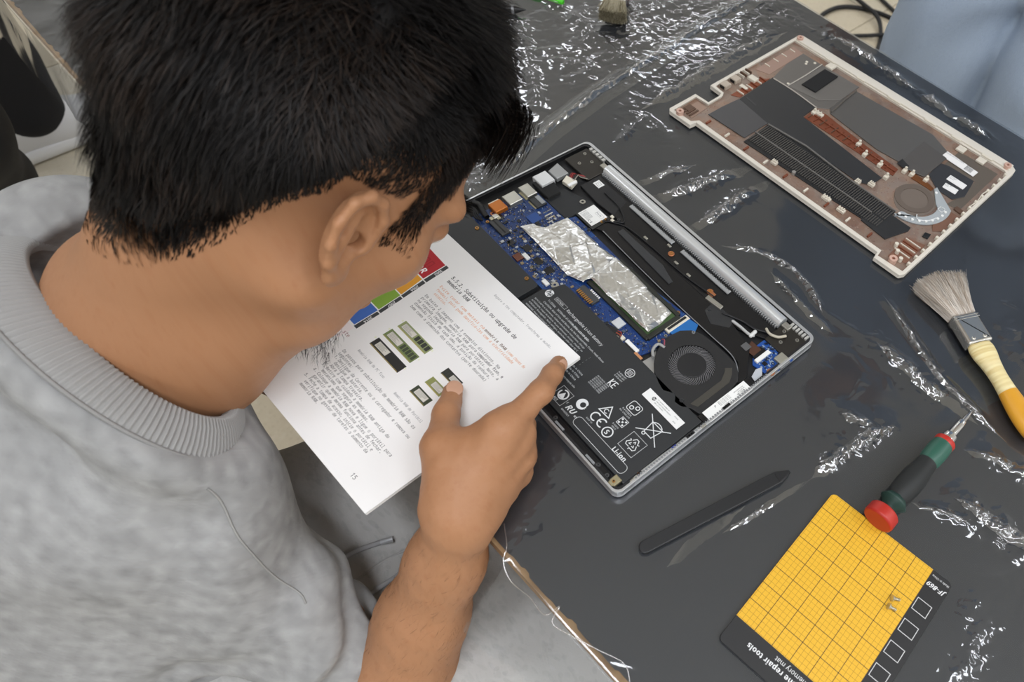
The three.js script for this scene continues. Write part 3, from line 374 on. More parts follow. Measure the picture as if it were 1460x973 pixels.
// fan, side board, front strip
{
  const L = laptop, FC = [273.7, 103.9];
  const housing = [[239, 100], [241, 88], [247, 80], [256, 75.5], [268, 74], [285, 73.6], [297, 74.5], [305, 79], [311, 87], [313, 98], [313, 131], [304, 133.2], [298, 138.5], [291, 139.5], [286, 134], [277, 139.6], [268, 137.4], [259, 133], [252, 127.5], [246.5, 121], [242, 112]];
  const F = part(L, 'cooling_fan', slab(housing, 4.6, 9.6, { bevel: 0.5, seg: 2, holes: [circPts(FC[0], FC[1], 20.6, 48)] }), std(0x1c1c1d, 0.55), 'black cooling fan');
  part(F, 'fan_floor', disc(FC[0], FC[1], 21, 4.6, 5.2, 40), std(0x202021, 0.6)); const hub = part(F, 'fan_hub', disc(FC[0], FC[1], 12.6, 5, 9.2, 40), std(0x18181a, 0.5)); hub.geometry = slab(circPts(FC[0], FC[1], 12.6, 40), 5, 9.2, { bevel: 0.6, seg: 2 });
  const bl = []; for (let i = 0; i < 47; i++) { const a = i / 47 * 6.2832, pts = []; for (const [r, d] of [[12.2, 0], [14.5, 0.10], [17, 0.24], [20.2, 0.46]]) pts.push([r, a + d]); const o = []; for (const [r, t] of pts) o.push([FC[0] + r * Math.cos(t), FC[1] + r * Math.sin(t)]); for (const [r, t] of [...pts].reverse()) o.push([FC[0] + r * Math.cos(t + 1.0 / r), FC[1] + r * Math.sin(t + 1.0 / r)]); bl.push(slab(o, 5.2, 8.6)); }
  part(F, 'fan_blades', merge(bl), std(0x626162, 0.4), 'many thin curved fan blades', 'stuff');
  part(F, 'fan_strip', slab([[298, 80], [302.5, 84.5], [307, 92], [307, 128], [301, 131], [301, 96], [297, 88], [294, 85]], 9.6, 9.9, { bevel: 0.1 }), std(0x3d3a33, 0.7), 'brown grey foam strip'); screw(F, 294, 134, 9.6, 2, darkGrey); screw(F, 250, 80.5, 9.6, 1.6, greyM);
  part(L, 'fan_cable', tube([[246, 9, 110], [240, 9.6, 112], [241, 9.2, 119], [247, 9, 124]], 1.4, 24, 8), std(0x9a9a98, 0.4), 'grey curved cable'); part(L, 'foil_patch', slab([[242, 116], [249, 124], [262, 134], [276, 140], [270, 141], [250, 138], [243, 134], [244, 124]], 5.2, 6.2, { bevel: 0.2 }), std(0xb9b9b8, 0.35, 0.7));
  for (let i = 0; i < 3; i++) part(L, 'fan_wire', tube([[237 + i, 9, 106], [240, 10.2, 104 + i * 1.4], [244, 9.4, 108 + i]], 0.55, 14, 6), std([0x2a2a2a, 0xa04b5a, 0x3a3a55][i], 0.5));
  const lb = tex(256, 1152, (c, w, h) => { c.fillStyle = '#ecece9'; c.fillRect(0, 0, w, h); c.save(); c.translate(w, 0); c.rotate(Math.PI / 2); c.fillStyle = '#444'; for (let i = 0; i < 60; i++) if (rnd() < 0.6) c.fillRect(90 + i * 4, 60, rr(1, 3.4), 60); c.font = '30px sans-serif'; c.fillText('6033B0070401', 90, 152); c.fillText('FPN 6033B0070401', 100, 192); c.font = '34px sans-serif'; c.fillText('A01', 470, 70); c.fillText('13N1-9AM0101', 470, 110); c.font = '26px sans-serif'; for (let i = 0; i < 4; i++) c.fillText('P/N 13N1-9AM LOT 2009', 470, 150 + i * 28); c.font = 'italic 70px sans-serif'; c.fillText('1ɔɔ4', 730, 220); c.restore(); });
  part(L, 'side_label', planar(box(313.4, 81.7, 324.2, 129.2, 9.9, 10.2), 313.4, 81.7, 324.2, 129.2), std(0xffffff, 0.5, 0, { map: lb }), 'white printed label on the right edge'); part(L, 'label_bracket', box(313.2, 76, 320, 134, 4.6, 9.9, 0.3), blackGloss);
  // side circuit board with port
  const sb = part(L, 'side_board', slab([[303, 31], [325, 31], [325, 46], [321.5, 60], [306, 62.5], [294, 50], [294, 36]], 5.5, 6.9), std(0x1a4a95, 0.42), 'small blue circuit board by the right hinge'); const q = []; for (let i = 0; i < 90; i++) { const u = rr(296, 320), v = rr(33, 58), s = rr(0.5, 1.8); q.push(box(u, v, u + s, v + rr(0.5, 1.4), 6.9, 7.3 + rnd() * 0.5)); } part(sb, 'small_components', merge(q), std(0x9fb0c2, 0.4, 0.3), null, 'stuff'); const q2 = []; for (let i = 0; i < 30; i++) { const u = rr(296, 320), v = rr(33, 58), s = rr(1, 2.6); q2.push(box(u, v, u + s, v + rr(1, 2.2), 6.9, 7.7)); } part(sb, 'small_components', merge(q2), std(0x15233d, 0.5), null, 'stuff');
  part(sb, 'side_port', box(314, 35, 322, 45, 6.9, 10.6, 0.5), std(0xb6b4a8, 0.35, 0.7), 'bare metal side port'); part(sb, 'port_shield', box(321, 36, 325.5, 48, 6.4, 9.8, 0.4), std(0x8d8f90, 0.4, 0.5)); const zf = part(sb, 'ribbon_connector', box(304, 42, 308, 59, 6.9, 9.2, 0.3), white, 'white ribbon connector'); part(zf, 'latch_bar', box(300.5, 43.5, 304.2, 57.5, 7.2, 8.6, 0.2), blackGloss); part(zf, 'ribbon', slab([[288, 46], [301, 46], [301, 56], [292, 57]], 7.6, 8.1), std(0x4a2c1c, 0.5), 'brown ribbon cable'); const rg = part(sb, 'screw_hole', ringY(321.5, 56, 1.6, 3.6, 6.9, 7.9), copper, 'copper ringed screw hole'); part(rg, 'hole', disc(321.5, 56, 1.6, 6.9, 7.2), black);
  for (const [u, v] of [[297, 44], [310, 52], [312, 34]]) part(sb, 'chip', box(u, v, u + 4, v + 3.6, 6.9, 8, 0.15), blackGloss);
  part(L, 'white_tape', slab([[313, 58], [321, 66], [322, 74], [314, 72], [311, 64]], 6.9, 7.6, { bevel: 0.2 }), std(0xb9bdc2, 0.4));
  part(L, 'hinge_cable', capTube([[263, 9.6, 45], [272, 10.2, 44.5], [283, 10.2, 44], [286, 9.8, 42]], 1.4, 24, 8), std(0xb5b5b3, 0.35), 'pale grey cable'); part(L, 'cable_end', capTube([[284, 10, 38], [284.6, 10, 44]], 1.9, 8, 8), std(0xd5d5d2, 0.4)); part(L, 'hinge_cable', tube([[288, 10.4, 28], [294, 11, 30], [301, 11, 27], [305, 10.6, 20]], 1.3, 24, 8), std(0xb9b2a0, 0.4), 'cream cable running to the hinge'); part(L, 'black_cable', tube([[250, 9.4, 46], [270, 9.8, 38], [281, 9.8, 36], [292, 9.6, 29]], 1.0, 30, 6), black);
  part(L, 'clear_tab', slab([[236, 44], [262, 41], [266, 52], [252, 62], [238, 56]], 8.6, 8.9, { bevel: 0.1 }), std(0x2f3032, 0.25)); part(L, 'clear_tab', box(286, 51, 293, 58, 8.6, 9, 0.1), std(0x5a5a5a, 0.35)); 
  for (let i = 0; i < 9; i++) part(L, 'mount_rib', box(300 + (i % 3) * 7, 10 + Math.floor(i / 3) * 7, 305 + (i % 3) * 7, 13 + Math.floor(i / 3) * 7, 5, 8 + (i % 2), 0.3), i % 3 ? black : std(0x9a9890, 0.5));
  // front edge: speaker bar, brackets, screws
  part(L, 'front_bar', slab(rectPts(132, 217.4, 306, 222, 1), 4.6, 8.2, { bevel: 0.3 }), blackGloss); for (const [u, v] of [[294.8, 220], [241.5, 220], [180, 220], [306, 220.5]]) screw(L, u, v, 8.2, 1.9, std(0x5a5b5d, 0.4, 0.7));
  const fb = part(L, 'corner_tab', slab([[310.4, 215], [317, 215], [317, 222], [315, 224], [311.5, 224], [310.4, 221]], 7, 11.2, { bevel: 0.6 }), std(0xa89f80, 0.4, 0.6), 'brass coloured corner tab'); screw(fb, 313.8, 220.4, 11.2, 1.3, gold);
  const cb = part(L, 'speaker_cable', tube([[321.4, 8.4, 140], [321.6, 8.6, 165], [321.2, 8.6, 178], [321, 8.6, 194], [320.8, 8.4, 199]], 1.5, 40, 8), std(0xa9a9a7, 0.4), 'grey cable along the right edge'); part(cb, 'blue_wrap', tube([[321.6, 8.6, 164], [321.5, 8.6, 169]], 1.8, 6, 8), std(0x1c2f8a, 0.5));
  for (let i = 0; i < 4; i++) part(L, 'wire', tube([[320.6, 8.6, 198 + i], [321.6 - i * 0.4, 9.2, 202 + i * 2], [319.6 + i * 0.5, 8.4, 208 + i * 1.3]], 0.6, 16, 6), std([0x222222, 0xb9563c, 0xc9c4b8, 0x333333][i], 0.5)); part(L, 'metal_tab', box(321, 203, 323, 211, 8, 10.2, 0.2), steel); part(L, 'metal_tab', box(321.4, 134, 324, 139, 8, 10.6, 0.3), steel); part(L, 'copper_contact', disc(321, 202, 1.4, 8.6, 9.6, 12), copper);
  part(L, 'right_channel', box(320, 130, 322, 216, 4.6, 6.6), black);
}
// ------------------------------------------------------------------ the laptop's bottom cover, inside up (plan in mm from its far left corner)
const cover = thing('laptop_bottom_cover', 'detached white laptop bottom cover lying inside up at the far edge of the table', 'laptop cover', null, [-0.1491, TOP + 0.0022, -0.2992], 0.00963);
{
  const C = cover, rimM = phys(0xd9d2c5, 0.42, { clearcoat: 0.2 }), ivoryM = std(0xd8d0c0, 0.5), plate = std(0x6f6b66, 0.42, 0.35), sheetD = std(0x2b2b2c, 0.48), sheetB = std(0x222223, 0.6), taupe = std(0x5c564f, 0.5);
  const copperTex = tex(1024, 768, (c, w, h) => {           // metallic paint sprayed unevenly inside the shell, rubbed off in places
    c.fillStyle = '#8f7f74'; c.fillRect(0, 0, w, h);
    for (let i = 0; i < 900; i++) { const x = rnd() * w, y = rnd() * h, r = rr(6, 60); c.fillStyle = pick(['rgba(120,84,66,.16)', 'rgba(150,112,92,.16)', 'rgba(150,140,128,.16)', 'rgba(95,72,60,.16)', 'rgba(176,128,104,.13)']); c.beginPath(); c.ellipse(x, y, r, r * rr(0.3, 1), rnd() * 3, 0, 7); c.fill(); }
    for (let i = 0; i < 2600; i++) { c.fillStyle = pick(['rgba(90,50,35,.5)', 'rgba(200,180,160,.4)', 'rgba(130,70,50,.5)']); c.fillRect(rnd() * w, rnd() * h, rr(1, 5), rr(1, 4)); }
  });
  const outline = [[3, 3], [6, 0.5], [318, 0.5], [323, 4], [324, 9], [324, 230], [321, 235.5], [290, 235.5], [288, 227], [37.5, 225.5], [36.5, 234], [5, 234], [2, 231], [2.5, 190], [22, 189], [22, 171], [20, 166], [2.5, 165]];
  const inset = [[7, 15], [315, 15], [320.6, 18], [320.6, 229.5], [291, 231.5], [289.5, 223], [38, 221], [33, 229], [7, 230], [6.5, 193.5], [24.6, 192], [24.6, 169], [21.4, 163.6], [7, 162]];
  part(C, 'cover_shell', merge([slab(outline, 0, 2.4, { bevel: 0.5 }), slab(outline, 2.2, 5.4, { bevel: 0.5, holes: [inset] })]), rimM, 'milky white plastic rim');
  part(C, 'far_lip', slab([[8, 1.0], [318, 1.0], [318, 12], [8, 14]], 5, 7.4, { bevel: 0.9, seg: 2 }), rimM);
  part(C, 'painted_floor', planar(slab(inset, 2.2, 3.1), 0, 0, 324, 236), std(0xffffff, 0.45, 0.25, { map: copperTex }), 'patchy copper brown painted floor');
  for (const [u, w] of [[62, 14], [110, 12], [160, 18], [212, 16], [248, 12], [290, 14]]) part(C, 'lip_recess', box(u - w / 2, 11, u + w / 2, 14.5, 5.4, 7.2, 0.4), ivoryM);
  // grey metal plates, black sheets
  const B = (name, pts, y0, y1, m, l) => part(C, name, slab(pts, y0, y1, { bevel: Math.min(0.25, (y1 - y0) / 3) }), m, l);
  B('grey_plate', [[30, 26], [116, 24], [118, 86], [106, 97], [38, 94], [31, 60]], 3.1, 3.8, plate, 'dull grey shield plate');
  B('raised_plate', [[62, 26], [116, 24], [117, 62], [100, 84], [60, 92]], 3.8, 4.3, std(0x77736e, 0.4, 0.35)); B('foam_pad', [[68.7, 32], [88, 30.5], [89.5, 76.5], [69.5, 78]], 4.2, 6, std(0x151516, 0.9), 'thick black foam pad');
  B('large_plate', [[118, 34], [225, 27], [256, 40], [228, 97], [196, 100], [124, 92], [118, 84]], 3.2, 4.6, std(0x65625e, 0.38, 0.35), 'large dull grey plate'); B('plate_step', [[225, 46], [259, 50], [259, 96], [240, 101], [227, 98]], 4.5, 5.2, std(0x5e5a56, 0.42, 0.3)); B('plate_step', [[226, 92], [238, 96], [238, 104], [226, 102]], 5, 6, sheetB);
  part(C, 'plate_edge', tube([[119, 5, 34], [121, 5.6, 60], [124, 5, 90]], 0.9, 24, 6), taupe); part(C, 'plate_edge', tube([[60, 4.8, 26], [61, 5, 60], [60, 4.8, 92]], 0.7, 20, 6), std(0xb9b2a8, 0.4)); part(C, 'plate_edge', tube([[40, 4.6, 95], [70, 5, 95], [108, 4.8, 97.5]], 0.7, 20, 6), std(0xb9b2a8, 0.4));
  B('black_sheet', [[38, 94], [106, 97.2], [107.5, 122], [228, 134], [227, 152], [214, 160], [143, 158], [90, 163.5], [40, 156]], 3.6, 4.5, sheetD, 'black insulating sheet'); B('grey_sheet', [[39.5, 156], [89, 163], [88.3, 202], [36, 204], [36.7, 181]], 3.6, 4.5, std(0x464546, 0.42), 'dark grey sheet corner'); B('sheet_slot', [[44, 147], [60, 149], [60, 151], [44, 149]], 4.5, 4.8, std(0x3a3a3b, 0.4));
  // air intake grille: rows of fine slots
  const gr = B('intake_grille', [[90.5, 164.5], [143, 159.5], [214, 165], [268, 166], [268.6, 181], [256, 200.5], [206, 203], [92, 207]], 3.3, 4.4, std(0x1b1b1c, 0.5), 'long black air grille');
  { const s = [], m = std(0x4b4844, 0.42); for (let k = 0; k < 2; k++) for (let u = 93; u < 266; u += 2.7) s.push(box(u, k ? 187 : 166.6, u + 1.0, k ? 203 - 0.016 * u : 184.6, 4.3, 5.3)); part(gr, 'grille_bars', merge(s), m, 'rows of fine bars', 'stuff'); part(gr, 'grille_spine', slab([[90, 185], [252, 185.6], [252, 187], [90, 186.6]], 4.3, 5.8, { bevel: 0.2 }), std(0x6a6763, 0.4)); part(gr, 'grille_spine', slab([[91, 163.5], [143, 158.5], [214, 164], [268, 164.6], [268, 166], [214, 165.8], [143, 160.6], [91, 165.4]], 4.3, 5.8, { bevel: 0.2 }), std(0x6a6763, 0.4)); }
  B('black_sheet', [[256, 172], [292, 172], [293, 178], [283, 206], [250, 203]], 3.4, 4.6, sheetB, 'small black sheet by the right end');
  // copper coloured strips, ribs and clips
  const copperM = std(0x8a4f38, 0.38, 0.45), brownM = std(0x5d4536, 0.5);
  B('copper_strip', [[108, 101], [122, 97], [180, 104], [232, 108], [234, 121], [198, 121], [108.4, 121.5]], 3.2, 4.2, copperM, 'copper coloured strip between the plates'); for (let i = 0; i < 14; i++) part(C, 'rib', box(112 + i * 8.4, 104 + i * 0.5, 113 + i * 8.4, 119, 4.1, 5.3), i % 2 ? copperM : brownM);
  part(C, 'rib', tube([[110, 5, 110], [160, 5, 111], [232, 5, 115]], 0.7, 30, 6), copperM); B('copper_strip', [[240, 99], [264, 100], [276, 103], [276, 108], [250, 108]], 3.2, 4.6, std(0x7a4a26, 0.4, 0.4), 'orange brown strip');
  B('copper_strip', [[28, 110], [37, 98], [38, 152], [28, 158]], 3.1, 3.9, copperM); for (let i = 0; i < 6; i++) part(C, 'rib', box(28, 106 + i * 8, 38, 107.2 + i * 8, 3.8, 5.4), i % 2 ? ivoryM : copperM); B('copper_strip', [[12, 196], [27, 196], [28, 222], [12, 222]], 3.1, 3.7, std(0x9c8272, 0.45, 0.2)); for (let i = 0; i < 4; i++) part(C, 'rib', box(11 + i * 4, 208, 13 + i * 4, 222, 3.6, 5), brownM);
  for (let i = 0; i < 9; i++) part(C, 'rib', box(44 + i * 28, 209.5, 46 + i * 28, 217, 3, 5), i % 2 ? ivoryM : copperM);
  const post = (u, v, w, d, h, m = ivoryM) => part(C, 'clip_post', box(u - w / 2, v - d / 2, u + w / 2, v + d / 2, 3, h, 0.5), m);
  for (const [u, v] of [[179, 111], [194, 119.5], [215, 120], [231, 131], [239, 106.5], [247.5, 104.5], [263, 100], [112, 108]]) { const p = post(u, v, 4.5, 5.5, 7.5); part(p, 'post_boss', disc(u, v - 1.4, 1.5, 7, 10, 12), ivoryM); }
  for (const [u, v, w] of [[115.5, 104.5, 14], [226.8, 152, 7], [214.5, 160.5, 6], [136.3, 207.5, 7], [207.4, 207, 10], [228.3, 208.6, 9]]) { const p = post(u, v, w, 5, 6.6); for (let i = 0; i < 3; i++) part(p, 'tooth', box(u - w / 2 + 1 + i * w / 3.2, v - 2, u - w / 2 + 2 + i * w / 3.2, v + 1.6, 6.4, 8), ivoryM); }
  part(C, 'post_boss', disc(160.3, 203.5, 2.2, 3, 6.5, 14), std(0x8d8984, 0.5)); for (const [u, v] of [[302, 212], [296, 205], [310, 218]]) part(C, 'post_boss', disc(u, v, 2.1, 3, 8, 14), ivoryM);
  // ports along the left side
  for (const v of [152, 134.5]) { const p = part(C, 'port_guide', box(9, v - 5, 19, v + 5, 3, 8.4, 0.6), std(0xb5a898, 0.45)); part(p, 'port_hollow', box(10.4, v + 4.6, 17, v + 5.3, 4, 7.4), black); } for (let i = 0; i < 5; i++) part(C, 'rib', box(7, 108 + i * 4.5, 17, 109.2 + i * 4.5, 3, 6), i % 2 ? ivoryM : brownM); part(C, 'clip_post', box(20, 112, 31, 120, 3, 6.8, 0.5), ivoryM); part(C, 'clip_post', box(24, 134, 34, 139, 3, 6, 0.5), ivoryM);
  B('brown_boss', [[11, 208], [19, 208], [19, 218], [11, 218]], 3, 5.4, brownM); for (const [u, v] of [[52, 30], [46, 40], [44, 36], [57, 88]]) part(C, 'white_dot', disc(u, v, 1.7, 3.7, 4.2, 14), ivoryM);
  // fan recess, grey arch with pegs, orange strip
  const rec = part(C, 'fan_recess', slab(circPts(272, 132, 22, 40, 27), 3.0, 3.6, { bevel: 0.2 }), std(0x75695f, 0.42, 0.1), 'shallow round fan recess'); part(rec, 'recess_ring', ringY(270, 132, 15, 21.5, 3.5, 4.1, 40), std(0x6a5e54, 0.42, 0.1));
  const arc = (r0, r1, a0, a1, cu, cv, n = 26) => { const o = []; for (let i = 0; i <= n; i++) { const t = mix(a0, a1, i / n); o.push([cu + r1 * Math.cos(t), cv + r1 * Math.sin(t)]); } for (let i = n; i >= 0; i--) { const t = mix(a0, a1, i / n); o.push([cu + r0 * Math.cos(t), cv + r0 * Math.sin(t)]); } return o; };
  const arch = B('grey_arch', [...arc(26, 38, -0.35, 1.65, 272, 131).slice(0, 27), [270.5, 171], [271, 161], ...arc(25, 38, -0.35, 1.5, 272, 134).slice(27), [291, 122], [277, 104], [277.5, 99]], 3.4, 5, std(0xa4a9ab, 0.5), 'pale grey curved seal');
  for (let i = 0; i < 9; i++) { const t = mix(-0.2, 1.55, i / 8); part(arch, 'peg', disc(272 + 33.5 * Math.cos(t), 132 + 33.5 * Math.sin(t), 1.5, 5, 6, 10), white); } part(arch, 'peg', disc(282, 108, 1.5, 5, 6, 10), white); part(arch, 'ridge', tube([[286, 5.2, 152], [289, 5.6, 157], [292, 5.6, 157], [299, 5.2, 150], [303, 5.2, 140]], 0.7, 24, 6), std(0xd5d7d7, 0.5)); part(arch, 'ridge', tube([[298, 5.2, 122], [302, 5.4, 122], [302, 5.4, 128], [297, 5.4, 128], [297, 5.4, 122]], 0.5, 24, 6), std(0xd5d7d7, 0.5));
  B('dark_sheet', [[257, 62], [268, 58], [300, 57], [306, 87], [299, 101], [279, 101], [260, 88]], 3.6, 4.3, std(0x333335, 0.45), 'dark sheet under the labels'); B('taupe_sheet', [[262, 26], [312, 24], [313, 108], [298, 112], [303, 88], [301, 56], [262, 58]], 3.1, 3.6, std(0x635a50, 0.45, 0.1)); for (const [u, v] of [[262, 24], [288, 22.6], [70, 22]]) part(C, 'clip_post', box(u - 5, v - 5.5, u + 5, v + 4, 3.6, 6.4, 0.5), ivoryM);
  const lab = (lines, w, h, code) => std(0xffffff, 0.5, 0, { map: tex(w, h, (c) => { c.fillStyle = '#ebe9e6'; c.fillRect(0, 0, w, h); c.fillStyle = '#777'; c.font = `${Math.round(h * 0.2)}px sans-serif`; lines.forEach((s, i) => c.fillText(s, 8, h * (0.3 + 0.24 * i))); if (code) { c.strokeStyle = '#444'; c.lineWidth = 3; c.strokeRect(code, h * 0.2, h * 0.7, h * 0.6); c.fillStyle = '#555'; for (let i = 0; i < 7; i++) c.fillRect(code + 4 + i * h * 0.09, h * 0.25, h * 0.05, h * 0.5); } }) });
  part(C, 'label', planar(slab([[253, 38.6], [295.6, 41.4], [295.4, 52], [252.6, 50.6]], 4.4, 4.8), 252, 38, 296, 52), lab(['6070B1307101 COVER'], 352, 96, 236), 'long white printed label'); part(C, 'label', planar(slab([[277, 69.8], [298.4, 69.6], [298.6, 79], [277, 79.2]], 4.3, 4.6), 277, 69, 299, 80), lab(['PC+ABS', 'NU 07'], 176, 88), 'small white printed label'); part(C, 'label', planar(slab([[280, 84.8], [296, 83.6], [297, 92.4], [281, 93.6]], 4.3, 4.6), 280, 83, 297, 94), lab(['LOT 18', 'A-02'], 128, 80), 'smallest white printed label');
  B('side_slot', [[308, 107], [320, 108], [320, 114], [308, 113]], 3.2, 5.2, brownM); B('copper_strip', [[306, 118], [318, 118], [318, 150], [310, 158], [305, 150]], 3.2, 4, std(0x7f5c4a, 0.45, 0.2)); B('copper_strip', [[296, 186], [316, 180], [316, 216], [298, 222]], 3.1, 3.8, std(0x8a6350, 0.42, 0.3)); for (let i = 0; i < 5; i++) part(C, 'rib', box(297, 188 + i * 5, 315, 189 + i * 5, 3.7, 5), i % 2 ? copperM : ivoryM); B('side_slot', [[306, 166], [312, 164], [313, 172], [307, 173]], 3.6, 5, black);
  for (let v = 20; v < 228; v += 13) part(C, 'rib', box(317.6, v, 320.4, v + 3, 3, 7.4, 0.3), ivoryM); part(C, 'edge_trim', tube([[319, 6.4, 60], [318, 7, 72], [319.6, 6.2, 84], [318.6, 7, 98]], 0.6, 30, 6), ivoryM);
  for (const [u, v] of [[11, 9.7], [313.7, 8.8], [305.4, 225.5], [16, 229]]) { const s = part(C, 'screw_boss', ringY(u, v, 1.7, 4.2, 3, 9.4), std(0xc9a493, 0.5)); part(s, 'screw_hole', disc(u, v, 1.8, 3, 8.2), copperM); }
  B('copper_strip', [[13, 24], [30, 26], [31, 92], [14, 98]], 3.1, 3.6, std(0xa08476, 0.42, 0.2)); for (let i = 0; i < 4; i++) part(C, 'rib', box(14, 32 + i * 16, 22, 33 + i * 16, 3.5, 4.6), ivoryM);
}
// ------------------------------------------------------------------ repair mat with a printed grid, screws, brushes, screwdriver, pry tools
{
  const t = thing('repair_mat', 'thin yellow gridded repair mat with black margins and white lettering', 'mat', null, [0.2692, TOP + 0.0022, 0.1577], 0.0703);
  const U0 = -1, U1 = 108.5, V0 = -1, V1 = 143, k = 12;
  const m = tex(Math.round((U1 - U0) * k), Math.round((V1 - V0) * k), (c, w, h) => {
    c.scale(k, k); c.translate(-U0, -V0); c.fillStyle = '#1b1b1c'; c.fillRect(U0, V0, U1 - U0, V1 - V0); c.fillStyle = '#e3b028'; c.fillRect(U0, V0, 92.2, 123.2);
    for (let i = 0; i < 2500; i++) { c.fillStyle = pick(['rgba(255,205,60,.12)', 'rgba(200,140,10,.10)']); c.fillRect(rr(U0, 91), rr(V0, 122), rr(0.2, 1.2), rr(0.2, 1.2)); }
    const S = 15.19; c.strokeStyle = '#a9780c'; c.lineWidth = 0.22; c.beginPath(); for (let i = 0; i <= 24; i++) { c.moveTo(i * S / 4, V0); c.lineTo(i * S / 4, 122.2); } for (let i = 0; i <= 32; i++) { c.moveTo(U0, i * S / 4); c.lineTo(91.2, i * S / 4); } c.stroke();
    c.strokeStyle = '#4d3306'; c.lineWidth = 0.45; c.beginPath(); for (let i = 1; i < 6; i++) { c.moveTo(i * S, V0); c.lineTo(i * S, 122.2); } for (let i = 1; i < 8; i++) { c.moveTo(U0, i * S); c.lineTo(91.2, i * S); } c.stroke();
    c.strokeStyle = '#d8d8d8'; c.lineWidth = 0.5; for (let i = 0; i < 6; i++) c.strokeRect(92.8, 24.6 + i * 19.6, 11.6, 10);
    const T = (s, u, v, px, f) => { c.save(); c.translate(u, v); c.rotate(Math.PI); c.scale(0.1, 0.1); c.fillStyle = '#e8e8e8'; c.font = `${f} ${px * 10}px sans-serif`; c.fillText(s, 0, 0); c.restore(); };
    T('JF-869', 107, 8.6, 5, 'italic bold'); T('Made in China', 107, 2.2, 2.2, ''); T('phone repair tools', 65, 130.6, 5.4, 'bold'); T('magnetic memory mat', 84, 125.4, 4.6, '');
  });
  part(t, 'mat_sheet', planar(slab(rectPts(U0, V0, U1, V1, 4, 5), 0, 1.4, { bevel: 0.25 }), U0, V0, U1, V1), std(0xffffff, 0.5, 0, { map: m }));
  const sm = std(0xcfc9b4, 0.28, 0.85);
  for (const [u, v, a, l] of [[79.2, 38.4, 0.6, 'tiny silver screw on the yellow mat, the one nearer the far edge'], [80.4, 45.4, 0.35, 'tiny silver screw on the yellow mat, the one nearer the lettering']]) {
    const X = t.localToWorld.call(t, V(0, 0, 0)); const c = Math.cos(0.0703), s = Math.sin(0.0703), x = 0.2692 + (c * u + s * v) / 1e3, z = 0.1577 + (-s * u + c * v) / 1e3;
    const o = thing('small_screw', l, 'screw', 'loose screws on the mat', [x, TOP + 0.0037, z], a);
    part(o, 'screw_head', new THREE.CylinderGeometry(0.0026, 0.0021, 0.0016, 18).rotateZ(Math.PI / 2 - 0.25).translate(-0.0012, 0.0024, 0), sm); part(o, 'shank', new THREE.CylinderGeometry(0.0011, 0.0010, 0.0052, 12).rotateZ(Math.PI / 2 - 0.25).translate(0.0020, 0.0015, 0), sm);
    const th = []; for (let i = 0; i < 6; i++) th.push(new THREE.TorusGeometry(0.0011, 0.00022, 5, 12).rotateY(Math.PI / 2).rotateZ(-0.25).translate(0.0006 + i * 0.0007, 0.0019 - i * 0.00018, 0)); part(o, 'thread', merge(th), sm);
  }
}
const lathe = (prof, n = 36) => new THREE.LatheGeometry(prof.map(([r, y]) => new THREE.Vector2(Math.max(r, 1e-5) / 1e3, y / 1e3)), n);
{ // precision screwdriver lying along the table's depth, cap towards the mat
  const s = thing('screwdriver', 'green and black precision screwdriver with red cap and ring', 'screwdriver', null, [0.3068, TOP + 0.0147, 0.1545]);
  const axis = (g) => g.rotateX(-Math.PI / 2 + 0.052);     // built along +y, laid towards the far side, tip lower
  const green = std(0x2c5b4c, 0.4), dgreen = std(0x1d3a33, 0.45), red = std(0xb52a1e, 0.4), grip = std(0x1d1f1f, 0.6), chrome = std(0xdcdcdc, 0.12, 1);
  part(s, 'swivel_cap', axis(lathe([[0, -2], [10.6, -2], [12.2, -1.2], [12.6, 0.4], [12.4, 7.6], [11.2, 9], [6, 9.4], [0, 9.4]], 40)), red, 'wide red swivel cap');
  part(s, 'cap_collar', axis(lathe([[5.5, 9.2], [5.4, 12], [8.6, 15.4], [11.4, 18.6], [11.4, 20.4], [9.6, 22.6], [8, 24]], 8)), dgreen, 'dark green flange');
  part(s, 'grip', axis(lathe([[8, 23], [9.6, 28], [10.6, 38], [10.4, 48], [9.2, 56], [8.2, 64], [8.2, 66.4]], 40)), grip, 'black rubber grip');
  part(s, 'handle_front', axis(lathe([[8.2, 66], [9, 70], [9.3, 80], [8.8, 87.6]], 40)), green, 'green handle section');
  part(s, 'ring', axis(lathe([[8.8, 87.4], [9, 88.4], [9, 91.4], [8.4, 92.2], [6, 92.3]], 40)), red, 'red ring');
  part(s, 'chuck', axis(lathe([[5.8, 92], [6, 93], [6, 98.6], [5.2, 100], [3.8, 100.2]], 36)), chrome); part(s, 'shaft', axis(lathe([[3.8, 100], [3.9, 112], [3.5, 117], [2.4, 118.6]], 8)), chrome, 'polished shaft'); part(s, 'bit', axis(lathe([[2.3, 118], [2.2, 124], [1.5, 128], [0.4, 133], [0, 133.4]], 8)), std(0xb5b5b5, 0.25, 1));
}
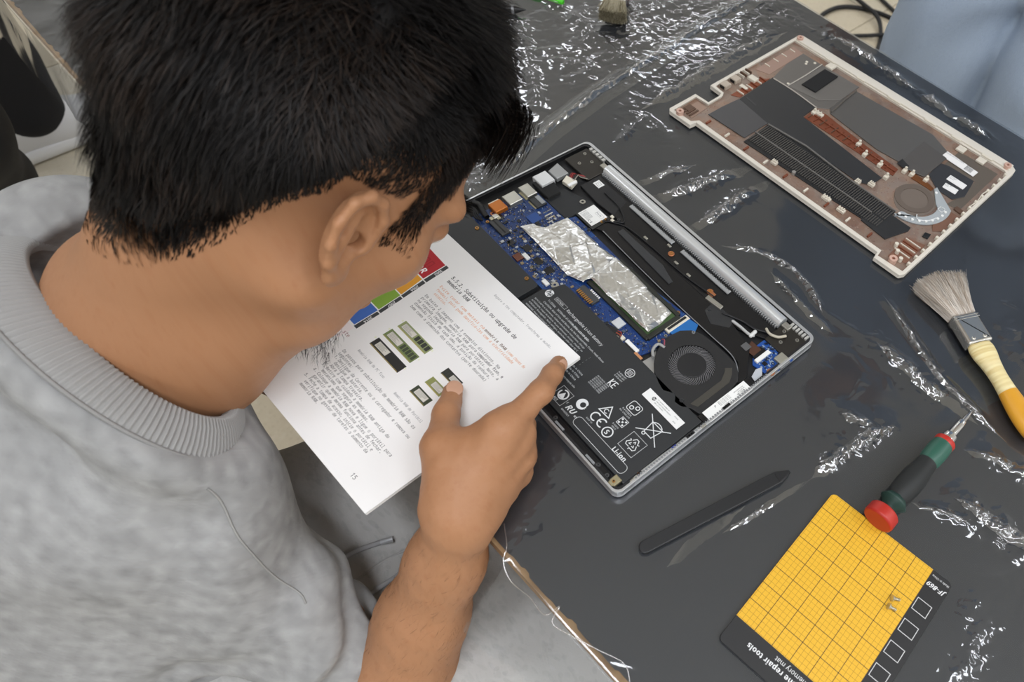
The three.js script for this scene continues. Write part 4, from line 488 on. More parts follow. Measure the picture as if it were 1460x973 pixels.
function makeBrush(o, { w0, w1, len, ferr = true, bristleA, bristleB, n }) {   // built along +x from the tip of the bristles, 0 at the ferrule's front
  const bm = [std(bristleA, 0.6), std(bristleB, 0.6)], quads = [[[], []], [[], []]];
  for (let i = 0; i < n; i++) {
    const f = rr(-1, 1), g = rr(-1, 1), stray = rnd() < 0.03 ? rr(-0.35, 0.35) : 0, k = quads[rnd() < 0.6 ? 0 : 1], L = len * (1 - 0.10 * Math.abs(f)) * rr(0.88, 1.02), end = f + stray + rr(-0.03, 0.03), r = 0.00022;
    const base = k[0].length / 3; for (let j = 0; j <= 4; j++) { const t = j / 4, x = -L * t, z = mix(f * w0 / 2, end * w1 / 2, Math.pow(t, 1.15)) + 0.001 * Math.sin(t * 5 + i) * t, y = g * mix(0.0052, 0.0075, t) + (stray ? 0.003 * t : 0) - 0.0015 * t, q = r * (1 - 0.5 * t); k[0].push(x, y + q, z, x, y - q, z + q, x, y - q, z - q); }
    for (let j = 0; j < 4; j++) { const a = base + j * 3; for (const [p, q2] of [[0, 1], [1, 2], [2, 0]]) k[1].push(a + p, a + q2, a + p + 3, a + q2, a + q2 + 3, a + p + 3); }
  }
  quads.forEach(([p, ix], i) => part(o, 'bristles', meshFrom(p, ix), bm[i], i ? null : 'splayed pale bristles', 'stuff'));
  part(o, 'bristle_root', slab([[-16, -w0 * 420], [2, -w0 * 480], [2, w0 * 480], [-16, w0 * 420]], -4, 4, { bevel: 1.5, seg: 2 }), bm[0]);
  const metal = std(0xc9c7c1, 0.26, 0.95);
  part(o, 'ferrule', slab(rectPts(0, -w0 * 520, 33, w0 * 520, 2), -6.4, 6.4, { bevel: 3.0, seg: 4 }), metal, 'bright metal ferrule');
  for (const x of [2.5, 5.2]) part(o, 'ferrule_bead', slab(rectPts(x, -w0 * 525, x + 1.2, w0 * 525, 0.2), -6.8, 6.8, { bevel: 0.5, seg: 2 }), metal); for (const z of [-0.24, 0.24]) part(o, 'rivet', new THREE.SphereGeometry(0.0021, 16, 8).scale(1, 0.5, 1).translate(0.028, 0.0064, z * w0), metal);
}
function brushHandle(o, m, band) {
  const prof = [[33, 11.6, 6.0], [37, 12.4, 7.2], [44, 12, 7.6], [55, 9.6, 7.2], [68, 8.2, 6.8], [82, 8.6, 7], [100, 10.4, 7.4], [116, 10.6, 7.2], [128, 8.4, 6.4], [134, 4, 4], [136, 0.4, 0.4]];
  const cv = new THREE.CatmullRomCurve3(prof.map((p) => V(...p))), pts = cv.getPoints(70), shape = (a, b) => gridMesh(36, b - a, (s, t) => { const p = pts[Math.min(pts.length - 1, a + Math.round(t * (b - a)))], q = s * Math.PI * 2; return [p.x / 1e3, Math.max(0.2, p.z) * Math.sin(q) / 1e3, Math.max(0.2, p.y) * Math.cos(q) / 1e3]; });
  part(o, 'handle', shape(0, 70), m, 'turned wooden handle'); if (band) { const g = shape(36, 70); g.scale(1, 1.015, 1.015); part(o, 'painted_end', g, band, 'yellow varnished handle end'); }
}
{
  const wood = std(0xffffff, 0.4, 0, { map: tex(512, 128, (c, w, h) => { c.fillStyle = '#ecdca6'; c.fillRect(0, 0, w, h); for (let i = 0; i < 260; i++) { c.strokeStyle = pick(['rgba(205,178,110,.22)', 'rgba(246,234,190,.3)', 'rgba(190,160,95,.14)']); c.lineWidth = rr(0.5, 3); const y = rnd() * h; c.beginPath(); c.moveTo(0, y); c.bezierCurveTo(w * 0.3, y + rr(-6, 6), w * 0.6, y + rr(-6, 6), w, y + rr(-5, 5)); c.stroke(); } }) });
  const b = thing('paint_brush', 'flat paint brush with splayed pale bristles and a cream handle', 'brush', null, [0.2452, TOP + 0.0108, -0.0668], -0.498); b.rotation.z = 0.0;
  makeBrush(b, { w0: 0.025, w1: 0.052, len: 0.053, bristleA: 0xd8d0c6, bristleB: 0xbfb0a0, n: 2600 }); brushHandle(b, wood, std(0xd79a2b, 0.35));
  const b2 = thing('paint_brush', 'stubby brush with yellowish bristles cut off by the top of the photo', 'brush', null, [-0.3235, TOP + 0.0145, -0.1490], 2.47); b2.rotation.y = Math.PI + 0.67;
  makeBrush(b2, { w0: 0.026, w1: 0.034, len: 0.030, bristleA: 0xb9b097, bristleB: 0x8f8568, n: 2200 }); brushHandle(b2, std(0x7c2a1e, 0.4)); b2.rotation.y = -0.0; b2.rotation.y = Math.PI / 2 + 0.72;
}
{ // black pry stick
  const p = thing('pry_stick', 'long flat black plastic pry stick lying in front of the laptop', 'pry tool', null, [0.2140, TOP + 0.0024, 0.2330], 0);
  const o = []; const n = 10; for (let i = 0; i <= n; i++) { const a = Math.PI / 2 + Math.PI * i / n; o.push([-61 + 5 * Math.cos(a), 5 * Math.sin(a)]); } o.push([40, -5.4], [56, -5.2], [66, -1.5], [66, 1.5], [56, 5.2], [40, 5.4]);
  const g = slab(o, 0, 3.6, { bevel: 0.9, seg: 2 }); part(p, 'blade', g, std(0x17181a, 0.5)); part(p, 'flat_tip', slab([[54, -4.6], [66.5, -1.4], [66.5, 1.4], [54, 4.6]], 1.2, 3.9, { bevel: 0.6 }), std(0x17181a, 0.45)); p.rotation.y = Math.atan2(0.2931 - 0.1711, 0.2321 - 0.197) ;
}
{ // green pry tool and black pen at the far side, mostly outside the frame
  const g = thing('pry_tool', 'bright green plastic tool tip at the top edge of the photo', 'pry tool', null, [-0.381, TOP + 0.0025, -0.1085], 0.35); part(g, 'blade', slab([[-60, -4], [2, -4], [6, -2], [6, 3], [2, 4], [-60, 4]], 0, 4, { bevel: 0.8, seg: 2 }), std(0x46c31f, 0.4)); part(g, 'hooked_end', slab([[-64, -4], [-58, -4], [-58, 4], [-70, 4], [-70, 1], [-64, 0]], 0, 4, { bevel: 0.8 }), std(0x46c31f, 0.4));
  const b = thing('marker_pen', 'glossy black pen tip just beside the dark hair', 'pen', null, [-0.3925, TOP + 0.0065, -0.0545], 0.9); part(b, 'barrel', new THREE.CylinderGeometry(0.0048, 0.0052, 0.1, 24).rotateX(Math.PI / 2).rotateY(Math.PI / 2).translate(-0.054, 0, 0), blackGloss); part(b, 'tip', new THREE.ConeGeometry(0.0048, 0.014, 24).rotateZ(-Math.PI / 2).translate(0.003, 0, 0), blackGloss); part(b, 'tip_ring', new THREE.CylinderGeometry(0.0051, 0.0051, 0.003, 24).rotateZ(Math.PI / 2).translate(-0.006, 0, 0), greyM);
}
{ // cables on the floor beyond the table
  const cm = std(0x17181a, 0.55), F = (pts, r = 7) => capTube(pts.map(([x, z, y = 7]) => [x * 1e3, y, z * 1e3]), r, 90, 8);
  part(thing('floor_cable', 'black cable curving in a wide arc on the floor behind the table', 'cable'), 'cord', F([[-0.62, -0.95], [-0.76, -1.25], [-0.84, -1.45], [-0.868, -1.55], [-0.856, -1.63], [-0.795, -1.69], [-0.68, -1.72], [-0.4, -1.6]]), cm);
  part(thing('floor_cable', 'black cable looping round towards the blue trousers on the floor', 'cable'), 'cord', F([[-1.05, -1.76], [-0.905, -1.715, 16], [-0.83, -1.69, 20], [-0.732, -1.664, 18], [-0.672, -1.605], [-0.628, -1.52], [-0.60, -1.40], [-0.62, -1.3]]), cm);
  part(thing('floor_cable', 'short straight black cable lying across the floor cable loop', 'cable'), 'cord', F([[-0.745, -1.500], [-0.699, -1.561, 9], [-0.645, -1.612, 18], [-0.58, -1.66]], 6), cm);
  part(thing('floor_cable', 'black cable farthest from the table, crossing the top edge of the photo', 'cable'), 'cord', F([[-1.0, -1.9], [-0.831, -1.80], [-0.747, -1.769], [-0.6, -1.73], [-0.4, -1.72]], 6), cm);
}
// ------------------------------------------------------------------ the printed booklet (page in mm from its far left corner)
{
  const W = 204, H = 191, k = 9, X0 = -0.1538, Z0 = 0.2255, Y = TOP + 0.0195;
  const b = thing('booklet', 'open printed white booklet with coloured blocks and memory module pictures held by the reader', 'booklet', null, [X0, Y, Z0]);
  const page = tex(W * k, H * k, (c, w, h) => {
    c.fillStyle = '#f1f0ee'; c.fillRect(0, 0, w, h); c.scale(k, k);
    const T = (s, x, y, px, col = '#3a3a3c', wgt = '', sx = 1) => { c.save(); c.translate(x, y); c.scale(0.1 * sx, 0.1); c.fillStyle = col; c.font = `${wgt} ${px * 10}px monospace`; c.fillText(s, 0, 0); c.restore(); };
    const TW = (s, x, y, px, width, col, wgt) => { c.save(); c.font = `${wgt || ''} ${px * 10}px monospace`; const m = c.measureText(s).width / 10; c.restore(); T(s, x, y, px, col, wgt, width / m); };
    // stepped chart
    const P = (pts, col) => { c.fillStyle = col; c.beginPath(); pts.forEach((p, i) => (i ? c.lineTo(...p) : c.moveTo(...p))); c.closePath(); c.fill(); };
    P([[6, 20.2], [54.8, 22.6], [55.2, 44.6], [6, 44]], '#b3222b'); P([[6, 45.2], [55.2, 45.8], [58, 67.4], [6, 67]], '#e6a12c'); P([[6, 68], [58.2, 68.4], [59.6, 89], [6, 89]], '#86ad3a'); P([[6, 90], [59.8, 90], [60.2, 111], [6, 111]], '#3f6dc0');
    for (const [x, y, l] of [[20, 27, 8], [26, 27, 8], [32, 27, 8], [38, 28, 8], [44, 28, 8]]) { c.strokeStyle = 'rgba(150,20,30,.8)'; c.lineWidth = 1; c.strokeRect(x, y, 3.4, l); }
    P([[55.6, 22.2], [59.2, 22.2], [60.4, 45], [56.4, 45]], '#3a3c3e'); P([[56.6, 46], [60.5, 46], [62.2, 68], [58.8, 68]], '#3a3c3e'); P([[59, 69], [62.4, 69], [63.8, 90], [60.4, 90]], '#3a3c3e'); P([[60.6, 91], [64, 91], [64.8, 112], [61, 112]], '#3a3c3e');
    for (const [s, x, y] of [['2002', 56.6, 28], ['2004', 58.2, 52], ['2007', 60.4, 75], ['2014', 61.6, 97]]) { c.save(); c.translate(x, y); c.rotate(Math.PI / 2 - 0.06); c.scale(0.1, 0.1); c.fillStyle = '#e8e8e8'; c.font = 'bold 34px sans-serif'; c.fillText(s, 0, 0); c.restore(); }
    const D = (s, x, y) => { c.save(); c.translate(x, y); c.transform(1, 0, -0.15, 1, 0, 0); c.scale(0.1, 0.1); c.fillStyle = '#fff'; c.font = 'bold 84px sans-serif'; c.fillText(s, 0, 0); c.restore(); }; D('DDR', 33, 42.5); D('DDR2', 24, 66.5); D('DDR3', 22, 88); D('DDR4', 22, 109);
    c.fillStyle = '#f3e9e8'; c.fillRect(6, 113, 57, 14); T('ste', 60.4, 121.6, 4.2, '#8a4a4a');
    // text
    TW('Repara o teu computador. Transforma o mundo.', 108, 12.6, 3.2, 74, '#8f8f91'); TW('5.5.2. Substituição ou upgrade de', 69.5, 27.6, 4.6, 86, '#2b2b2d', 'bold'); TW('memória RAM', 70.5, 32.4, 4.4, 29, '#2b2b2d', 'bold');
    const O = '#d98a58'; TW('Evite tocar com metais na', 71, 40, 3.5, 60, O); TW('memória RAM', 132, 40, 3.5, 27, '#6d5a4c', 'bold'); TW('(como chaves de', 160.5, 40, 3.5, 22, O); TW('fendas), pois pode danificá-las com a electricidade', 72, 44, 3.5, 101, O); TW('estática.', 74.5, 48, 3.5, 16, O);
    TW('Em baixo 2 imagens com 3 exemplos distintos. Na', 71, 54.4, 3.5, 99); TW('primeira imagem, memória RAM para', 71.2, 58, 3.5, 74); TW('computador fixo, e', 146.5, 58, 3.5, 32, '#2a2a2c', 'bold'); TW('na segunda imagem memória RAM para portáteis. Note, a', 71.6, 61.6, 3.5, 106); TW('dimensão física de cada uma, a posição da ranhura,', 72.4, 65.2, 3.5, 100); TW('bem como a dimensão dos contactos (parte dourada)', 73, 69.2, 3.5, 99);
    // printed pictures of memory modules
    const mod = (x, y, w2, h2, col, lx, lw, chips, cc) => { c.fillStyle = col; c.fillRect(x, y, w2, h2); c.fillStyle = '#d9d6cc'; c.fillRect(x + lx, y + h2 * 0.16, lw, h2 * 0.62); c.strokeStyle = '#8d8a82'; c.lineWidth = 0.3; c.strokeRect(x + lx, y + h2 * 0.16, lw, h2 * 0.62); for (let i = 0; i < 5; i++) { c.fillStyle = '#9a978f'; c.fillRect(x + lx + 0.8, y + h2 * (0.24 + 0.1 * i), lw * rr(0.5, 0.85), 0.3); } for (let i = 0; i < chips; i++) { c.fillStyle = cc; c.fillRect(x + lx + lw + 1.5 + i * (w2 - lx - lw - 2) / chips, y + h2 * 0.14, (w2 - lx - lw - 2) / chips - 0.8, h2 * 0.6); } c.fillStyle = '#b9a25a'; for (let i = 0; i < w2 - 2; i += 0.9) c.fillRect(x + 1 + i, y + h2 * 0.9, 0.5, h2 * 0.1); };
    mod(83.4, 79.6, 37, 8, '#8f9a68', 2.5, 15, 4, '#33362f'); mod(83, 91.8, 37, 8.6, '#6f7f4c', 2.5, 15, 5, '#3d4433'); mod(83.6, 104, 37.6, 8.4, '#262624', 4, 14, 0, '#222');
    c.fillStyle = '#e9ecd0'; for (const y of [79.6, 91.8, 104]) for (const x of [81, 121]) c.fillRect(x, y + 1, 1.4, 1.6);
    mod(143, 81.6, 19, 7.2, '#2a2b28', 8, 10, 0, '#222'); c.fillStyle = '#33342f'; for (let i = 0; i < 3; i++) c.fillRect(144 + i * 2.6, 82.4, 2, 5); mod(142, 94.6, 18, 7.6, '#8a8f55', 5, 11, 0, '#444'); mod(141, 107, 18.6, 8, '#39402e', 3, 12.5, 0, '#333');
    TW('Memória RAM de PC fixo', 83.6, 122.8, 3, 35, '#8a8a8c'); TW('Memória RAM de Portátil', 135, 124.6, 3, 35, '#8a8a8c');
    TW('Os passos para substituição de memória RAM são os', 76, 131.4, 3.6, 95); TW('seguintes:', 76.2, 134.9, 3.6, 19);
    const L = [['1.', 'Desligue da Corrente ou o carregador e remova ou', 138.4, 93], ['', 'desligue a bateria.', 141.8, 38], ['2.', 'Abra a tampa traseira.', 145.2, 44], ['3.', 'Retire com cuidado a memória RAM antiga do', 148.6, 83], ['', 'mecanismo que segura as mesmas.', 152, 62], ['4.', 'Coloque a memória RAM nova e ligue o portátil para', 155.6, 97], ['', 'garantir que a mesma funciona antes de fechar.', 159, 90], ['5.', 'Feche a tampa de acesso, inicie o portátil e', 162.6, 84], ['', 'verifique no gestor de tarefas o aumento da', 166, 83], ['', 'memória RAM.', 169.4, 24]];
    for (const [n, s, y, wd] of L) { if (n) T(n, 76.6, y, 3.5); TW(s, 82, y, 3.5, wd); }
    T('15', 172, 183, 4.6);
  });
  const paper = std(0xf0efec, 0.75), printed = std(0xffffff, 0.72, 0, { map: page });
  const bend = (x, z) => { const c = Math.max(0, 1 - Math.hypot(x + 2, z + 2) / 34); return 9 * c * c; };
  const sheet = (y, s) => gridMesh(48, 40, (a, t) => { const x = a * W + s * (a - 0.3), z = t * H + s * t, k2 = bend(x, z); return [(x + k2 * 0.3) / 1e3, (y + k2) / 1e3, (z + k2 * 0.5) / 1e3]; });
  for (let i = 0; i < 9; i++) { const e = 0.7 * Math.sin(i * 2.3), top = i === 8; const t = 0.36, g = slab(rectPts(top ? 0 : 0.2, top ? 0 : 0.2, W + (top ? 0 : e * 0.4 - 0.5), H + (top ? 0 : e - 0.6)), i * 0.44, i * 0.44 + t); if (!top) part(b, 'leaf', g, paper); }
  part(b, 'printed_page', sheet(4.05, 0), printed, 'top page with text and pictures');
}
// ------------------------------------------------------------------ people: a distance field of tapered limbs, meshed with surface nets
function sdfMesh(f, min, max, cell, uvf) {
  const n = [0, 1, 2].map((i) => Math.ceil((max[i] - min[i]) / cell) + 1), [nx, ny, nz] = n, B = 6, val = new Float32Array(nx * ny * nz), rad = B * cell * 0.87;
  for (let k = 0; k < nz; k += B) for (let j = 0; j < ny; j += B) for (let i = 0; i < nx; i += B) {
    const d = f(min[0] + (i + B / 2) * cell, min[1] + (j + B / 2) * cell, min[2] + (k + B / 2) * cell), far = Math.abs(d) > rad * 1.5 + 0.006;
    for (let c = k; c < Math.min(k + B, nz); c++) for (let b = j; b < Math.min(j + B, ny); b++) for (let a = i; a < Math.min(i + B, nx); a++) val[(c * ny + b) * nx + a] = far ? d : f(min[0] + a * cell, min[1] + b * cell, min[2] + c * cell);
  }
  const id = new Int32Array(nx * ny * nz).fill(-1), pos = [], idx = [];
  const C = [[0, 0, 0], [1, 0, 0], [0, 1, 0], [1, 1, 0], [0, 0, 1], [1, 0, 1], [0, 1, 1], [1, 1, 1]], E = [[0, 1], [2, 3], [4, 5], [6, 7], [0, 2], [1, 3], [4, 6], [5, 7], [0, 4], [1, 5], [2, 6], [3, 7]];
  const at = (i, j, k) => (k * ny + j) * nx + i, v8 = new Float32Array(8);
  for (let k = 0; k < nz - 1; k++) for (let j = 0; j < ny - 1; j++) for (let i = 0; i < nx - 1; i++) {
    let s = 0; for (let c = 0; c < 8; c++) { v8[c] = val[at(i + C[c][0], j + C[c][1], k + C[c][2])]; if (v8[c] < 0) s++; }
    if (s === 0 || s === 8) continue;
    let x = 0, y = 0, z = 0, m = 0; for (const [a, b] of E) if ((v8[a] < 0) !== (v8[b] < 0)) { const t = v8[a] / (v8[a] - v8[b]); x += mix(C[a][0], C[b][0], t); y += mix(C[a][1], C[b][1], t); z += mix(C[a][2], C[b][2], t); m++; }
    id[at(i, j, k)] = pos.length / 3; pos.push(min[0] + (i + x / m) * cell, min[1] + (j + y / m) * cell, min[2] + (k + z / m) * cell);
  }
  const quad = (a, b, c, d, flip) => { if (a < 0 || b < 0 || c < 0 || d < 0) return; flip ? idx.push(a, c, b, a, d, c) : idx.push(a, b, c, a, c, d); };
  for (let k = 1; k < nz - 1; k++) for (let j = 1; j < ny - 1; j++) for (let i = 1; i < nx - 1; i++) {
    const s = val[at(i, j, k)] < 0;
    if (s !== (val[at(i + 1, j, k)] < 0)) quad(id[at(i, j - 1, k - 1)], id[at(i, j, k - 1)], id[at(i, j, k)], id[at(i, j - 1, k)], !s);
    if (s !== (val[at(i, j + 1, k)] < 0)) quad(id[at(i - 1, j, k - 1)], id[at(i - 1, j, k)], id[at(i, j, k)], id[at(i, j, k - 1)], !s);
    if (s !== (val[at(i, j, k + 1)] < 0)) quad(id[at(i - 1, j - 1, k)], id[at(i, j - 1, k)], id[at(i, j, k)], id[at(i - 1, j, k)], !s);
  }
  const uv = []; if (uvf) for (let i = 0; i < pos.length; i += 3) uv.push(...uvf(pos[i], pos[i + 1], pos[i + 2])); else for (let i = 0; i < pos.length; i += 3) uv.push(pos[i] * 5, pos[i + 2] * 5);
  return meshFrom(pos, idx, uv);
}
const smin = (a, b, k) => { const h = Math.max(k - Math.abs(a - b), 0) / k; return Math.min(a, b) - h * h * k * 0.25; };
const smax = (a, b, k) => -smin(-a, -b, k);
function cap(x, y, z, a, b, ra, rb) { const dx = b[0] - a[0], dy = b[1] - a[1], dz = b[2] - a[2], px = x - a[0], py = y - a[1], pz = z - a[2], t = clamp((px * dx + py * dy + pz * dz) / (dx * dx + dy * dy + dz * dz + 1e-12), 0, 1); return Math.hypot(px - dx * t, py - dy * t, pz - dz * t) - mix(ra, rb, t); }
const ell = (x, y, z, c, r) => { const a = (x - c[0]) / r[0], b = (y - c[1]) / r[1], d = (z - c[2]) / r[2], k0 = Math.hypot(a, b, d), k1 = Math.hypot(a / r[0], b / r[1], d / r[2]); return k1 < 1e-9 ? -Math.min(...r) : k0 * (k0 - 1) / k1; };
const union = (caps, k) => (x, y, z) => { let d = 9; for (const c of caps) d = smin(d, cap(x, y, z, c[0], c[1], c[2], c[3]), c[4] ?? k); return d; };
const boundsOf = (caps, pad) => { const lo = [9, 9, 9], hi = [-9, -9, -9]; for (const c of caps) for (const [p, r] of [[c[0], c[2]], [c[1], c[3]]]) for (let i = 0; i < 3; i++) { lo[i] = Math.min(lo[i], p[i] - r - pad); hi[i] = Math.max(hi[i], p[i] + r + pad); } return [lo, hi]; };
// head in its own frame: x right, y up, z back, origin between the ear holes
function headSkin(x, y, z) {
  const ax = Math.abs(x), P = (a, b, ra, rb) => cap(ax, y, z, a, b, ra, rb);
  let d = ell(x, y, z, [0, 0.052, 0.003], [0.0745, 0.086, 0.098]);
  d = smin(d, ell(x, y, z, [0, -0.022, -0.042], [0.060, 0.076, 0.056]), 0.03);
  d = smin(d, P([0.050, -0.052, -0.010], [0, -0.104, -0.076], 0.020, 0.017), 0.03);
  d = smin(d, P([0.030, -0.09, -0.045], [0, -0.09, -0.06], 0.018, 0.02), 0.02);
  d = smin(d, P([0.048, -0.012, -0.058], [0.036, -0.022, -0.072], 0.019, 0.017), 0.02);
  d = smin(d, P([0.012, 0.030, -0.0945], [0.050, 0.033, -0.076], 0.009, 0.009), 0.014);
  d = smax(d, -ell(ax, y, z, [0.033, 0.012, -0.103], [0.018, 0.012, 0.014]), 0.012);
  d = smin(d, ell(ax, y, z, [0.033, 0.011, -0.083], [0.0145, 0.0125, 0.0135]), 0.004);
  d = smin(d, cap(x, y, z, [0, 0.022, -0.095], [0, -0.034, -0.118], 0.0085, 0.0105), 0.014);
  d = smin(d, P([0.0105, -0.040, -0.106], [0.006, -0.042, -0.112], 0.0075, 0.007), 0.008);
  d = smin(d, P([0.0, -0.0665, -0.1015], [0.022, -0.070, -0.088], 0.0062, 0.004), 0.006);
  d = smin(d, P([0.0, -0.0785, -0.0995], [0.019, -0.0755, -0.088], 0.0072, 0.004), 0.006);
  return d;
}
function earSkin(x, y, z, s) {                             // s = +1 right, -1 left: plate tilted back, rim, hollow, lobe
  const X = s * x - 0.0755, q = 0.24, c = Math.cos(q), n = Math.sin(q), Y = c * y + n * z, Z = c * z - n * y; // tilt in the side plane
  const out = X - 0.30 * (Z - 0.006) - 0.004;              // how far the rim stands off the skull
  let d = ell(out, Y, Z, [0.0015, 0.003, 0.004], [0.0055, 0.029, 0.0165]);
  d = smax(d, -ell(out, Y, Z, [0.008, 0.001, 0.003], [0.0085, 0.020, 0.0105]), 0.004);
  const rim = [[0.004, -0.004, -0.012], [0.007, 0.014, -0.0135], [0.007, 0.026, -0.008], [0.007, 0.031, 0.002], [0.007, 0.027, 0.012], [0.007, 0.014, 0.0175], [0.007, 0.0, 0.0175], [0.006, -0.014, 0.013], [0.004, -0.025, 0.006]];
  for (let i = 1; i < rim.length; i++) d = smin(d, cap(out, Y, Z, rim[i - 1], rim[i], 0.0036, 0.0036), 0.003);
  d = smin(d, ell(out, Y, Z, [0.002, -0.027, 0.002], [0.0045, 0.0085, 0.0085]), 0.005);
  d = smin(d, cap(out, Y, Z, [0.004, 0.018, 0.004], [0.005, -0.010, 0.010], 0.0028, 0.0032), 0.004); d = smin(d, cap(out, Y, Z, [0.003, -0.002, -0.010], [0.0035, -0.008, -0.009], 0.0036, 0.004), 0.004);
  d = smax(d, -cap(out, Y, Z, [0.012, -0.003, -0.003], [-0.012, -0.002, -0.002], 0.0048, 0.004), 0.003);
  return d;
}
const HS = 0.932, HP = [-0.073, 0.933, 0.325], HR = [0.997, 0.051, -0.063, 0.020, 0.600, 0.799, 0.079, -0.798, 0.597]; // rows; columns are right, up, back
const headTo = ([x, y, z]) => [HP[0] + HS * (HR[0] * x + HR[1] * y + HR[2] * z), HP[1] + HS * (HR[3] * x + HR[4] * y + HR[5] * z), HP[2] + HS * (HR[6] * x + HR[7] * y + HR[8] * z)];
const headFrom = (x, y, z) => { const a = (x - HP[0]) / HS, b = (y - HP[1]) / HS, c = (z - HP[2]) / HS; return [HR[0] * a + HR[3] * b + HR[6] * c, HR[1] * a + HR[4] * b + HR[7] * c, HR[2] * a + HR[5] * b + HR[8] * c]; };
const skinTex = tex(512, 512, (c, w, h) => { c.fillStyle = '#ffffff'; c.fillRect(0, 0, w, h); for (let i = 0; i < 5000; i++) { c.fillStyle = pick(['rgba(215,165,140,.05)', 'rgba(255,240,225,.08)', 'rgba(190,140,115,.03)']); c.beginPath(); c.arc(rnd() * w, rnd() * h, rr(0.6, 5), 0, 7); c.fill(); } }, true, true);
const skinBump = tex(512, 512, (c, w, h) => { c.fillStyle = '#808080'; c.fillRect(0, 0, w, h); for (let i = 0; i < 9000; i++) { c.strokeStyle = rnd() < 0.5 ? 'rgba(60,60,60,.22)' : 'rgba(190,190,190,.22)'; c.lineWidth = rr(0.6, 1.6); const x = rnd() * w, y = rnd() * h, a = rnd() * 6.3, l = rr(2, 8); c.beginPath(); c.moveTo(x, y); c.lineTo(x + l * Math.cos(a), y + l * Math.sin(a)); c.stroke(); } }, false, true);
const skinM = phys(0xad7d5a, 0.52, { map: skinTex, bumpMap: skinBump, bumpScale: 0.0003, specularIntensity: 0.7 });
const heather = (base, marks, n) => tex(1024, 1024, (c, w, h) => { c.fillStyle = base; c.fillRect(0, 0, w, h); for (let i = 0; i < n; i++) { c.fillStyle = pick(marks); const x = rnd() * w, y = rnd() * h, l = rr(6, 19), t = rr(3, 8); for (const ox of [0, -w]) for (const oy of [0, -h]) { c.beginPath(); c.ellipse(x + ox, y + oy, l, t, rr(-0.5, 0.5), 0, 7); c.fill(); } } }, true, true);
const knit = tex(512, 512, (c, w, h) => { c.fillStyle = '#808080'; c.fillRect(0, 0, w, h); for (let y = 0; y < h; y += 4) for (let x = 0; x < w; x += 4) { const v = 110 + Math.floor(rnd() * 80); c.fillStyle = `rgb(${v},${v},${v})`; c.fillRect(x, y + (x / 4 % 2) * 2, 3, 3); } }, false, true);
const flatUV = (k) => (x, y, z) => [x * k, (z - y) * 0.707 * k];
const sweatM = phys(0xffffff, 0.95, { vertexColors: true, bumpMap: knit, bumpScale: 0.0006, sheen: 0.3, sheenRoughness: 0.6, sheenColor: new THREE.Color(0xbbbbbb) });
const pantsM = phys(0xffffff, 0.95, { map: heather('#b6b5b2', ['rgba(190,190,188,.2)', 'rgba(150,149,148,.2)', 'rgba(160,159,158,.2)'], 2600), bumpMap: knit, bumpScale: 0.0005 });
// a relaxed hand: wrist, direction of the fingers, direction the palm faces, thumb side
function handCaps(W, F, N, T, curl = 0.5, s = 1) {
  const at = (f, t, n) => [0, 1, 2].map((i) => W[i] + s * (F[i] * f + T[i] * t + N[i] * n)), out = [];
  const fingers = [[0.088, 0.027, 0.042, 0.025, 0.022, 0.0088], [0.092, 0.008, 0.046, 0.028, 0.023, 0.009], [0.086, -0.011, 0.042, 0.026, 0.022, 0.0086], [0.077, -0.028, 0.033, 0.019, 0.019, 0.0076]];
  for (const [f, t, a, b, c, r] of fingers) {
    out.push([at(0.004, t * 0.55, 0), at(f, t, 0), 0.0135 * s, 0.0115 * s, 0.014]);
    let p = [f, t, 0], ang = 0; for (const [l, da, r0, r1] of [[a, curl * 0.7, r, r * 0.92], [b, curl, r * 0.92, r * 0.86], [c, curl * 0.7, r * 0.86, r * 0.74]]) { ang += da; const q = [p[0] + l * Math.cos(ang), p[1], p[2] + l * Math.sin(ang)]; out.push([at(...p), at(...q), r0 * s, r1 * s, 0.004]); p = q; }
  }
  out.push([at(0.012, 0.02, 0.004), at(0.042, 0.045, 0.016), 0.016 * s, 0.013 * s, 0.014], [at(0.042, 0.045, 0.016), at(0.068, 0.056, 0.026), 0.0115 * s, 0.0102 * s, 0.006], [at(0.068, 0.056, 0.026), at(0.090, 0.058, 0.034), 0.0102 * s, 0.0082 * s, 0.005]);
  return out;
}
const nailM = phys(0xc59a80, 0.3);
function ribbons(list, mat, parent, name, label, wid) {     // strands: arrays of points; each a thin flat tapering lock
  const pos = [], idx = [];
  for (const [pts, w, side] of list) { const b = pos.length / 3, n = pts.length; for (let i = 0; i < n; i++) { const k = w * (1 - Math.pow(i / (n - 1), 2.2) * 0.85), p = pts[i]; pos.push(p[0] - side[0] * k, p[1] - side[1] * k, p[2] - side[2] * k, p[0] + side[0] * k, p[1] + side[1] * k, p[2] + side[2] * k); } for (let i = 0; i < n - 1; i++) { const a = b + 2 * i; idx.push(a, a + 1, a + 2, a + 1, a + 3, a + 2); } }
  return part(parent, name, meshFrom(pos, idx), mat, label, 'stuff');
}
